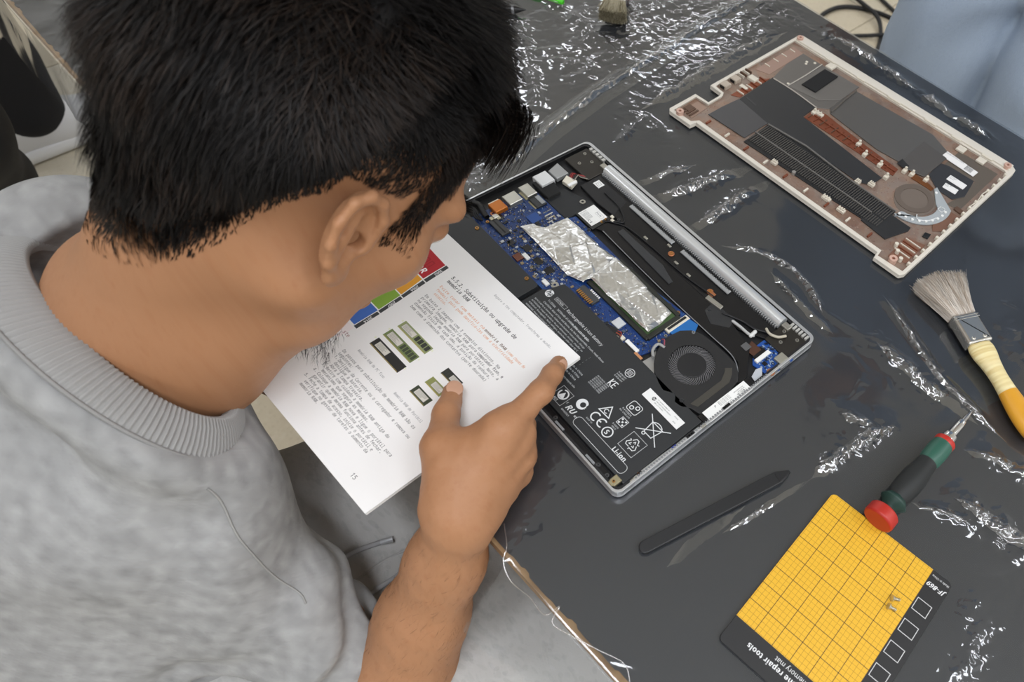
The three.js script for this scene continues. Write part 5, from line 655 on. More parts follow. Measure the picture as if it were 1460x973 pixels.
// ------------------------------------------------------------------ the reader
let scalp;
const STRINGS = [[[-0.0136, 0.4743], [-0.0169, 0.4496], [-0.014, 0.4311], [-0.0068, 0.4164]], [[0.0348, 0.4743], [0.0315, 0.4528], [0.0281, 0.4305], [0.0233, 0.4114]]], SEAMLINE = [[0.0101, 0.4658], [0.005, 0.4362], [0.0066, 0.4166], [0.0078, 0.4033]];
const reader = thing('person', 'dark haired person in a grey sweatshirt bending over the table and holding the booklet', 'person');
const NECK0 = headTo([0, -0.045, 0.016]), NB = [-0.116, 0.815, 0.447];
const RING = { c: [-0.136, 0.819, 0.451], a: 0.094, b: 0.055, t: 1.17, ro: 0.01 };
const rE = [Math.cos(RING.ro), Math.sin(RING.ro), 0], rD = [0, Math.sin(RING.t), Math.cos(RING.t)], rN = [rE[1] * rD[2] - rE[2] * rD[1], rE[2] * rD[0] - rE[0] * rD[2], rE[0] * rD[1] - rE[1] * rD[0]].map((v, i, a) => -v / Math.hypot(...a)); // rN: out of the collar, towards the head
const ringPt = (th, out, up) => [0, 1, 2].map((i) => RING.c[i] + (RING.a + out) * Math.cos(th) * rE[i] + (RING.b + out) * Math.sin(th) * rD[i] + up * rN[i]);
const SR = [-0.052, 0.760, 0.498], SL = [-0.250, 0.785, 0.452], ER = [0.105, 0.567, 0.501], EL = [-0.300, 0.590, 0.478];
{
  const W = [0.0990, 0.7660, 0.3765];
  const arm = [
    [ER, [0.1020, 0.6074, 0.4690], 0.0372, 0.0349, 0.03], [[0.1020, 0.6074, 0.4690], [0.0960, 0.6583, 0.4330], 0.0349, 0.0288, 0.03], [[0.0960, 0.6583, 0.4330], [0.0955, 0.7135, 0.3975], 0.0282, 0.0208, 0.03], [[0.0955, 0.7135, 0.3975], W, 0.0212, 0.0212, 0.035],
    [[0.0915, 0.774, 0.371], [0.0806, 0.802, 0.3174], 0.0144, 0.0103, 0.02], [[0.0955, 0.770, 0.370], [0.0834, 0.787, 0.3105], 0.0139, 0.0103, 0.018], [[0.0995, 0.765, 0.370], [0.0888, 0.771, 0.3159], 0.0130, 0.0100, 0.018], [[0.1025, 0.760, 0.372], [0.0913, 0.755, 0.3238], 0.0122, 0.0097, 0.018], [[0.083, 0.772, 0.365], [0.078, 0.775, 0.325], 0.0113, 0.0104, 0.02],
    [[0.0806, 0.802, 0.3174], [0.0738, 0.7985, 0.280], 0.0104, 0.0087, 0.009], [[0.0738, 0.7985, 0.280], [0.0608, 0.7865, 0.2605], 0.0087, 0.0077, 0.004], [[0.0608, 0.7865, 0.2605], [0.0485, 0.7722, 0.2450], 0.0077, 0.0066, 0.004],
    [[0.0834, 0.787, 0.3105], [0.064, 0.753, 0.294], 0.0100, 0.0083, 0.007], [[0.064, 0.753, 0.294], [0.043, 0.749, 0.302], 0.0080, 0.0073, 0.003], [[0.043, 0.749, 0.302], [0.024, 0.7485, 0.309], 0.0073, 0.0063, 0.003],
    [[0.0888, 0.771, 0.3159], [0.066, 0.7495, 0.3105], 0.0096, 0.0078, 0.007], [[0.066, 0.7495, 0.3105], [0.043, 0.749, 0.318], 0.0078, 0.0070, 0.003], [[0.043, 0.749, 0.318], [0.025, 0.7485, 0.324], 0.0070, 0.0061, 0.003],
    [[0.0913, 0.755, 0.3238], [0.070, 0.7485, 0.3255], 0.0091, 0.0071, 0.007], [[0.070, 0.7485, 0.3255], [0.051, 0.7485, 0.332], 0.0071, 0.0064, 0.003], [[0.051, 0.7485, 0.332], [0.037, 0.748, 0.337], 0.0064, 0.0056, 0.003],
    [[0.0870, 0.776, 0.366], [0.0560, 0.788, 0.3530], 0.0144, 0.0124, 0.02], [[0.0560, 0.788, 0.3530], [0.0330, 0.7805, 0.3352], 0.0111, 0.0094, 0.008], [[0.0330, 0.7805, 0.3352], [0.0160, 0.7725, 0.3195], 0.0092, 0.0075, 0.004],
    [[0.0862, 0.7885, 0.3085], [0.0866, 0.7880, 0.3090], 0.0098, 0.0098, 0.004], [[0.0918, 0.7715, 0.3150], [0.0920, 0.7710, 0.3155], 0.0096, 0.0096, 0.004], [[0.0938, 0.7555, 0.3235], [0.0940, 0.7550, 0.3240], 0.0092, 0.0092, 0.004],
    [[0.070, 0.786, 0.352], [0.078, 0.795, 0.325], 0.0087, 0.0078, 0.022],
  ];
  const tendons = [[[0.096, 0.785, 0.368], [0.0836, 0.8015, 0.3145], 0.0046, 0.0046], [[0.103, 0.776, 0.367], [0.0932, 0.789, 0.314], 0.0043, 0.0043], [[0.108, 0.767, 0.368], [0.0985, 0.7745, 0.318], 0.0042, 0.0042]];
  const armF = union(arm, 0.01), handF = (x, y, z) => { let d = armF(x, y, z); for (const c of tendons) d = smin(d, cap(x, y, z, ...c), 0.006); return d + 0.0006 * n3(x * 140, y * 140, z * 140); };
  const [lo, hi] = boundsOf(arm, 0.012); const geos = [sdfMesh(handF, lo, hi, 0.0026)];
  // head, neck, upper trunk
  const neck = [[NECK0, [-0.122, 0.828, 0.436], 0.046, 0.046, 0.03], [[-0.122, 0.828, 0.436], [-0.130, 0.775, 0.488], 0.046, 0.050, 0.03], [headTo([0, -0.03, 0.035]), [-0.128, 0.828, 0.442], 0.034, 0.034, 0.03], [headTo([0, -0.085, -0.03]), [-0.110, 0.790, 0.426], 0.026, 0.034, 0.035], [[-0.09, 0.84, 0.41], [-0.100, 0.815, 0.440], 0.040, 0.040, 0.03], [[-0.15, 0.84, 0.432], [-0.165, 0.800, 0.462], 0.034, 0.036, 0.03], [[-0.130, 0.765, 0.492], [-0.20, 0.760, 0.474], 0.040, 0.035, 0.03], [[-0.130, 0.765, 0.492], [-0.08, 0.75, 0.490], 0.040, 0.035, 0.03]];
  const neckF = union(neck, 0.03), bodyHead = (x, y, z) => { const h = headFrom(x, y, z); let d = HS * headSkin(...h); return smin(d, neckF(x, y, z), 0.026); };
  scalp = (x, y, z) => bodyHead(...headTo([x, y, z])) / HS;
  geos.push(sdfMesh(bodyHead, [-0.27, 0.71, 0.18], [0.06, 1.10, 0.54], 0.0036));
  for (const s of [1, -1]) { const c = headTo([s * 0.077, 0, 0]), f = (x, y, z) => { const h = headFrom(x, y, z); return HS * earSkin(h[0], h[1], h[2], s); }; geos.push(sdfMesh(f, c.map((v) => v - 0.05), c.map((v) => v + 0.05), 0.0014)); }
  // trunk, legs and the other arm (under the clothes, coarser)
  const WL = [-0.205, 0.728, 0.415], trunk = [[[-0.13, 0.75, 0.52], [-0.09, 0.56, 0.63], 0.062, 0.075], [[-0.19, 0.74, 0.51], [-0.15, 0.56, 0.63], 0.045, 0.06], [[-0.08, 0.73, 0.515], [-0.05, 0.56, 0.63], 0.042, 0.06], [SR, [0.040, 0.640, 0.500], 0.030, 0.032], [[0.040, 0.640, 0.500], ER, 0.032, 0.034], [SL, EL, 0.036, 0.034], [[-0.125, 0.53, 0.60], [-0.045, 0.535, 0.21], 0.068, 0.05], [[0.03, 0.53, 0.60], [0.255, 0.535, 0.25], 0.068, 0.05], [[-0.045, 0.535, 0.21], [-0.06, 0.09, 0.29], 0.05, 0.035], [[0.255, 0.535, 0.25], [0.25, 0.09, 0.33], 0.05, 0.035], [[-0.06, 0.07, 0.31], [-0.06, 0.045, 0.15], 0.032, 0.026], [[0.25, 0.07, 0.35], [0.25, 0.045, 0.19], 0.032, 0.026]];
  { const [a, b] = boundsOf(trunk, 0.02); geos.push(sdfMesh(union(trunk, 0.03), a, b, 0.012)); }
  const lh = [[EL, WL, 0.034, 0.021, 0.02], ...handCaps(WL, [0.955, 0.09, -0.28], [-0.09, 0.995, 0.0], [0.28, 0.0, 0.96], 0.12, 0.92).map((c) => c)];
  { const [a, b] = boundsOf(lh, 0.01); geos.push(sdfMesh(union(lh, 0.008), a, b, 0.0038)); }
  const body = part(reader, 'body', merge(geos.map((g) => mergeVertices(g))), skinM, 'tanned skin');
  { // fine dark hair on the forearm
    const P = geos[0].attributes.position, N = geos[0].attributes.normal, list = []; for (let i = 0; i < 9000 && list.length < 1500; i++) { const k = Math.floor(rnd() * P.count), p = [P.getX(k), P.getY(k), P.getZ(k)], n = [N.getX(k), N.getY(k), N.getZ(k)]; if (p[1] < 0.585 || p[1] > 0.757 || p[2] < 0.36 || n[1] < -0.2) continue; const d = [0.10 + rr(-0.25, 0.25), 0.55 + rr(-0.3, 0.3), -0.45 + rr(-0.3, 0.3)], dn = d[0] * n[0] + d[1] * n[1] + d[2] * n[2], L = rr(0.006, 0.013), at = (t) => [0, 1, 2].map((c) => p[c] + (d[c] - n[c] * dn) * L * t + n[c] * (0.0003 + 0.0016 * t * (1.3 - t))); list.push([[at(0), at(0.5), at(1)], 0.00007, [rr(-1, 1), rr(-1, 1), rr(-1, 1)].map((v) => v * 0.7)]); }
    ribbons(list, std(0x3a2619, 0.6), reader, 'arm_hair', 'fine dark forearm hair');
  }
  // finger nails
  const nail = (p, n, r, l) => { const g = new THREE.SphereGeometry(1, 14, 8).scale(r, 0.0011, l); const m = part(reader, 'fingernail', g, nailM); m.position.set(...p); m.quaternion.setFromUnitVectors(V(0, 1, 0), V(...n).normalize()); return m; };
  nail([0.0188, 0.7808, 0.3178], [0.25, 0.93, -0.22], 0.0062, 0.0066).rotateY(0.85); nail([0.0560, 0.7800, 0.2468], [0.78, 0.50, -0.38], 0.0048, 0.0058);
  // eyes, brows
  for (const s of [1, -1]) { const e = part(reader, 'eye', new THREE.SphereGeometry(0.0118 * HS, 20, 14), phys(0xe9e4dd, 0.15)); e.position.set(...headTo([s * 0.033, 0.0085, -0.0853])); const ir = part(e, 'iris', new THREE.SphereGeometry(0.0056, 16, 10).scale(1, 1, 0.5), phys(0x2a170d, 0.15)); const d = V(...headTo([0, -0.05, -1])).sub(V(...headTo([0, 0, 0]))).normalize(); ir.position.copy(d.multiplyScalar(0.0095)); ir.lookAt(e.position.clone().add(d.clone().multiplyScalar(3))); }
}
// hair
{
  const hairM = phys(0x171311, 0.5, { specularIntensity: 0.4 }), hairB = phys(0x261d17, 0.5, { specularIntensity: 0.4 }), hairC = phys(0x0f0d0c, 0.55, { specularIntensity: 0.35 });
  // how long the hair is at a point of the scalp (metres): 0 outside the hairline
  const depth = (x, y, z) => {
    const ax = Math.abs(x);
    const front = y - (0.080 - 0.010 * sstep(0.02, 0.06, ax));                    // forehead
    const side = z > -0.064 ? y - (z < -0.022 ? 0.040 : z < 0.020 ? 0.032 : mix(0.018, -0.104, sstep(0.016, 0.066, z))) : -1;
    let e = Math.max(Math.min(front, 1), side);
    if (z > -0.054 && z < -0.029 && y > -0.004 && ax > 0.045) e = Math.max(e, 0.016 + 0.3 * (y + 0.004));   // sideburn
    if (e <= 0) return 0;
    return 0.0015 + 0.018 * sstep(0.004, 0.12, e) + 0.012 * sstep(0.08, 0.15, y);
  };
  const skull = (dx, dy, dz) => { let t = 0.10; for (let i = 0; i < 9; i++) t -= scalp(dx * t, 0.045 + dy * t, dz * t) * 0.9; return [dx * t, 0.045 + dy * t, dz * t]; };
  // the bulk of the hair: the skull grown by the hair's depth, lumpy
  const lump = (x, y, z) => 0.0035 * n3(x * 45 + 3, y * 45, z * 45) + 0.0022 * n3(x * 100, y * 100 + 4, z * 100);
  const cache = (x, y, z) => { const d = scalp(x, y, z); if (d > 0.06) return d - 0.03; const k = Math.max(0, depth(x, y, z) - 0.0065) * 0.95; return k <= 0 ? Math.max(d + 0.002, 0.0012) : d - k * 0.86 + lump(x, y, z) * Math.min(1, k * 60); };
  const capF = (x, y, z) => { const h = headFrom(x, y, z); return HS * cache(...h); };
  const hair = part(reader, 'hair', sdfMesh(capF, [-0.24, 0.80, 0.06], [0.09, 1.17, 0.52], 0.0042), hairC, 'tousled short black hair');
  const locks = [[], [], []], N = 92000;
  for (let i = 0; i < N; i++) {
    const a = rnd() * 6.2832, cy = rr(-0.93, 1), r = Math.sqrt(1 - cy * cy), nrm = [r * Math.cos(a), cy, r * Math.sin(a)], p = skull(...nrm); const L = depth(...p); if (L <= 0) continue;
    for (let rep = L < 0.0024 ? (rnd() < 0.5 ? 1 : 0) : L < 0.0045 ? 1 : L < 0.009 ? 3 : 1; rep > 0; rep--) { if (rep > 1) { p[0] += rr(-0.0012, 0.0012); p[1] += rr(-0.0012, 0.0012); p[2] += rr(-0.0012, 0.0012); }
    const cl = (k) => n3(p[0] * 42 + k, p[1] * 42 + k * 3, p[2] * 42), back = sstep(0.015, 0.075, p[2] + 0.02 * cl(5) + rr(-0.04, 0.04)), low = sstep(0.105, 0.02, p[1]);
    // flow: from a crown at the upper back, forwards over the top, downwards at the back and sides
    let fx = p[0] * 3 + cl(1) * 0.75 + 0.25, fy = -0.9 * low - 0.8 * back + cl(2) * 0.5, fz = mix(-0.95, 0.3, back) * (1 - 0.5 * low) + cl(3) * 0.6 + 0.25 * low;
    fx += rr(-0.18, 0.18); fy += rr(-0.15, 0.15); fz += rr(-0.18, 0.18);
    const dn = fx * nrm[0] + fy * nrm[1] + fz * nrm[2]; fx -= nrm[0] * dn; fy -= nrm[1] * dn; fz -= nrm[2] * dn; const fl = Math.hypot(fx, fy, fz) || 1; fx /= fl; fy /= fl; fz /= fl;
    const short = L < 0.014, len = short ? (0.0035 + L * 0.55) * rr(0.6, 1.2) : L * rr(0.9, 1.55), k = short ? 3 : 6, lift = short ? Math.max(0.0012, L * rr(0.35, 0.8)) : L * rr(0.55, 1.0), tip = rr(-0.002, 0.007) * sstep(0.012, 0.028, L), q2 = []; let over = 0;
    for (let j = 0; j <= k; j++) {
      const t = j / k, h = short ? lift * (0.25 + 0.75 * t) : lift * (0.45 + 0.55 * Math.sin(Math.min(1, t * 1.25) * 1.57)) + tip * t * t, s = len * t, q = [p[0] + fx * s + nrm[0] * h, p[1] + fy * s + nrm[1] * h, p[2] + fz * s + nrm[2] * h];
      const dd = scalp(...q), want = Math.max(0.0006, h * 0.9); if (dd < want) { q[0] += nrm[0] * (want - dd); q[1] += nrm[1] * (want - dd); q[2] += nrm[2] * (want - dd); }
      if (j > 1 && q[2] > -0.066 && depth(q[0], q[1], q[2]) <= 0 && ++over > 1) break;  // cut clear of the ears and the neck
      q2.push(headTo(q));
    }
    if (q2.length < 2) continue;
    const sx = nrm[1] * fz - nrm[2] * fy, sy = nrm[2] * fx - nrm[0] * fz, sz = nrm[0] * fy - nrm[1] * fx, s0 = headTo([0, 0, 0]), s1 = headTo([sx, sy, sz]), side = [0, 1, 2].map((c) => (s1[c] - s0[c]) / HS + rr(-0.35, 0.35));
    const tone = n3(p[0] * 30 + 7, p[1] * 30, p[2] * 30) + rr(-0.7, 0.7); locks[tone > 0.45 ? 1 : tone > -0.2 ? 0 : 2].push([q2, short ? rr(0.00020, 0.00034) : rr(0.00022, 0.00048), side]); }
  }
  // the fringe falls forward past the forehead
  for (let i = 0; i < 3800; i++) {
    const x0 = rr(-0.058, 0.052), c = n2(x0 * 120, 4) * 0.009, p = [x0, rr(0.082, 0.108), rr(-0.080, -0.050)], L = rr(0.010, 0.026) * (1 + 0.25 * n2(x0 * 70, 9)), pts = [], w = rr(-0.0012, 0.0012);
    for (let j = 0; j <= 6; j++) { const t = j / 6; pts.push(headTo([p[0] + (c + w) * t + 0.10 * x0 * t, p[1] + 0.012 + 0.008 * Math.sin(t * 2.4) - 0.034 * t * t + c * 0.7 * t, p[2] - L * Math.sin(Math.min(1.57, t * 1.5))])); }
    locks[i % 3].push([pts, rr(0.00022, 0.00048), [1, rr(-0.4, 0.4), rr(-0.4, 0.4)]]);
  }
  [hairM, hairB, hairC].forEach((m, i) => ribbons(locks[i], m, hair, 'hair_locks', null));
  const bits = (n, f, w) => { const l = []; for (let i = 0; i < n; i++) l.push([f(), w, [rr(-1, 1), rr(-1, 1), rr(-1, 1)].map((v) => v * 0.7)]); return l; };
  // short beard under the chin, brows
  ribbons(bits(1500, () => { const a = rr(-0.024, 0.024), p = [a, -0.110 + rr(-0.012, 0.010), -0.080 + rr(-0.014, 0.014) + a * a * 12]; const d = headSkin(...p); p[1] -= d * 0.8; p[2] -= d * 0.6; const L = rr(0.006, 0.014); const e = [p[0] + rr(-0.003, 0.003), p[1] - L * 0.85, p[2] - L * rr(0.1, 0.7)]; return [p, p.map((v, i) => mix(v, e[i], 0.5) + rr(-0.001, 0.001)), e].map(headTo); }, 0.00022), hairC, reader, 'beard', 'short dark chin beard');
  for (const s of [1, -1]) ribbons(bits(260, () => { const t = rnd(), p = [s * mix(0.014, 0.050, t), 0.0335 + 0.004 * Math.sin(t * 3) + rr(-0.003, 0.003), -0.104 + 0.020 * t * t]; const d = headSkin(...p); p[2] += d > 0 ? d : 0; const e = [p[0] + s * 0.006, p[1] + 0.002, p[2] - 0.003]; return [p, e].map(headTo); }, 0.0003), hairC, reader, 'eyebrow');
}
// sweatshirt, collar, trousers
{
  const sleeveEnd = [0.050, 0.632, 0.500];
  const torsoF = (x, y, z) => cap((x + 0.130 - 0.10 * (0.76 - y)) / 1.36, y, z, [0, 0.748, 0.525], [0, 0.545, 0.650], 0.092, 0.108) ;
  const NS = [-0.130, 0.782, 0.500], caps = [[NS, SR, 0.045, 0.045, 0.03], [NS, SL, 0.046, 0.055, 0.03], [[-0.130, 0.768, 0.515], [-0.12, 0.73, 0.54], 0.058, 0.08, 0.05], [SR, [-0.010, 0.695, 0.500], 0.045, 0.044, 0.03], [[-0.010, 0.695, 0.500], sleeveEnd, 0.044, 0.044, 0.03], [SL, [-0.296, 0.66, 0.470], 0.056, 0.050, 0.05], [[-0.296, 0.66, 0.470], EL, 0.052, 0.048, 0.03], [EL, [-0.235, 0.690, 0.435], 0.048, 0.036, 0.03]];
  const cf = union(caps, 0.03);
  const line = (x, y, z, a, b) => cap(x, y, z, a, b, 0, 0);
  const f = (x, y, z) => {
    let d = smin(torsoF(x, y, z), cf(x, y, z), 0.04);
    // folds: around the armpit and shoulder, bunched sleeve above the elbow
    const s = line(x, y, z, SR, sleeveEnd), bunch = sstep(0.70, 0.65, y) * sstep(0.11, 0.06, s);
    d -= 0.0052 * bunch * Math.sin((y + 0.35 * z + 0.25 * x) * 190 + 3 * n3(x * 18, y * 18, z * 18));
    d -= 0.0045 * n3(x * 9 + 1, y * 16, z * 13) + 0.0022 * n3(x * 26, y * 22, z * 22);
    d -= 0.007 * Math.exp(-((line(x, y, z, [-0.05, 0.825, 0.445], [0.03, 0.70, 0.47]) / 0.055) ** 2)) * Math.sin((x * 0.7 - z * 0.6 - y * 0.4) * 95 + 1);
    // raised bed of the collar, then the neck opening
    const px = x - RING.c[0], py = y - RING.c[1], pz = z - RING.c[2], e = px * rE[0] + py * rE[1] + pz * rE[2], q = px * rD[0] + py * rD[1] + pz * rD[2], n = px * rN[0] + py * rN[1] + pz * rN[2], rho = Math.hypot(e / RING.a, q / RING.b), rr0 = (rho - 1) * (RING.a + RING.b) / 2;
    d = smin(d, Math.hypot(rr0 - 0.013, n + 0.027) - 0.0135, 0.03);
    d = smax(d, -Math.max(rr0 + 0.002, -n - 0.024), 0.006);
    return d;
  };
  const cloth = sdfMesh(f, [-0.40, 0.47, 0.33], [0.22, 0.92, 0.80], 0.0032, flatUV(3.1)), cp = cloth.attributes.position, cc = new Float32Array(cp.count * 3);
  for (let i = 0; i < cp.count; i++) { // dyed and undyed fibres knitted together: marled flecks lying across the body
    const x = cp.getX(i), y = cp.getY(i), z = cp.getZ(i), q = n3(x * 75, y * 170, z * 170) * 0.75 + n3(x * 130 + 5, y * 260, z * 260) * 0.6 + 0.22 * n3(x * 26, y * 40, z * 40 + 3), k = clamp(0.315 * (1 + 0.25 * q), 0.12, 0.7); cc[3 * i] = k; cc[3 * i + 1] = k * 0.995; cc[3 * i + 2] = k * 0.98;
  }
  cloth.setAttribute('color', new THREE.BufferAttribute(cc, 3));
  const shirt = part(reader, 'sweatshirt', cloth, sweatM, 'heather grey sweatshirt');
  { const pts = [[0.009, 0.811, 0.470], [0.029, 0.793, 0.469], [0.045, 0.763, 0.471], [0.074, 0.726, 0.476]].map((p) => V(...p)), cv = new THREE.CatmullRomCurve3(pts), sp = []; for (let i = 0; i <= 24; i++) { const p = cv.getPoint(i / 24); for (let k = 0; k < 12; k++) { const e = 0.0008, d = f(p.x, p.y, p.z) - 0.0004; p.addScaledVector(V(f(p.x + e, p.y, p.z) - f(p.x - e, p.y, p.z), f(p.x, p.y + e, p.z) - f(p.x, p.y - e, p.z), f(p.x, p.y, p.z + e) - f(p.x, p.y, p.z - e)).normalize(), -d * 0.8); } sp.push(p); } part(shirt, 'sleeve_seam', new THREE.TubeGeometry(new THREE.CatmullRomCurve3(sp), 80, 0.0007, 6), std(0x9c9b98, 0.95)); }
  // ribbed collar band lying round the neck opening
  const prof = [[-0.0035, -0.003], [-0.002, 0.0012], [0.002, 0.0024], [0.009, -0.0015], [0.017, -0.0085], [0.0215, -0.0140], [0.0215, -0.0175], [0.016, -0.0145], [0.006, -0.0065], [-0.0035, -0.003]], NT = 900, NP = prof.length - 1;
  const collar = gridMesh(NT, NP, (s, t) => { const th = -s * Math.PI * 2, [o, u] = prof[Math.round(t * NP)], rib = 0.00075 * Math.sin(s * Math.PI * 2 * 150) * (t > 0.1 && t < 0.62 ? 1 : 0); return ringPt(th, o + rib * 0.6, u + rib * 0.8); });
  part(shirt, 'ribbed_collar', collar, phys(0x9a9997, 0.95, { side: THREE.DoubleSide }), 'ribbed grey neckband');
  const seamPts = []; for (let i = 0; i < 64; i++) seamPts.push(V(...ringPt(i / 64 * Math.PI * 2, 0.0225, -0.0155))); part(shirt, 'collar_seam', new THREE.TubeGeometry(new THREE.CatmullRomCurve3(seamPts, true), 200, 0.0013, 6, true), std(0x8f8e8c, 0.95));
  const cuff = []; for (let i = 0; i <= 8; i++) cuff.push(i);
  // sweatpants
  const legs = [[[-0.130, 0.525, 0.64], [-0.120, 0.532, 0.56], 0.092, 0.09, 0.05], [[-0.120, 0.532, 0.56], [-0.045, 0.535, 0.21], 0.090, 0.068, 0.04], [[0.01, 0.525, 0.64], [0.040, 0.532, 0.56], 0.092, 0.09, 0.05], [[0.040, 0.532, 0.56], [0.255, 0.535, 0.25], 0.094, 0.076, 0.04], [[-0.03, 0.525, 0.60], [0.075, 0.500, 0.30], 0.075, 0.060, 0.05], [[-0.06, 0.55, 0.62], [-0.05, 0.56, 0.56], 0.085, 0.07, 0.05], [[-0.045, 0.535, 0.21], [-0.06, 0.11, 0.29], 0.068, 0.052, 0.03], [[0.255, 0.535, 0.25], [0.25, 0.11, 0.33], 0.070, 0.052, 0.03]];
  const lf = union(legs, 0.05), pf = (x, y, z) => lf(x, y, z) - 0.0035 * n3(x * 22, y * 16, z * 12) - 0.0022 * n3(x * 44, y * 40, z * 26);
  const [lo, hi] = boundsOf(legs, 0.02), pants = part(reader, 'sweatpants', sdfMesh(pf, lo, hi, 0.0055, (x, y, z) => [x * 3.4, z * 3.4]), pantsM, 'grey sweatpants');
  const cordM = std(0xa3a3a4, 0.9), tipM = std(0xb9bbbd, 0.35, 0.4);
  const onTop = (x, z, up) => { let y = 0.72; while (y > 0.5 && pf(x, y, z) > 0) y -= 0.001; return V(x, y + up, z); };
  for (const l of STRINGS) {
    const cv = new THREE.CatmullRomCurve3(l.map(([x, z], i) => onTop(x, z, 0.003 + 0.004 * (i % 2)))), c = part(pants, 'drawstring', new THREE.TubeGeometry(cv, 40, 0.0024, 8), cordM), a = cv.getPoint(0.78); part(c, 'cord_tip', new THREE.TubeGeometry(new THREE.CatmullRomCurve3([a, cv.getPoint(0.9), cv.getPoint(1)]), 10, 0.0029, 8), tipM);
  }
  part(pants, 'pocket_seam', new THREE.TubeGeometry(new THREE.CatmullRomCurve3(SEAMLINE.map(([x, z]) => onTop(x, z, 0.0004))), 40, 0.0014, 6), std(0xaaa9a6, 0.95));
  for (const [x, z] of [[-0.06, 0.02], [0.25, 0.06]]) { const g = sdfMesh(union([[[x, 0.055, z + 0.30], [x, 0.044, z + 0.12], 0.046, 0.042], [[x, 0.09, z + 0.275], [x, 0.06, z + 0.22], 0.045, 0.042]], 0.03), [x - 0.08, -0.004, z + 0.04], [x + 0.08, 0.17, z + 0.39], 0.008); part(reader, 'shoe', g, std(0xd9d9d7, 0.6)); }
}
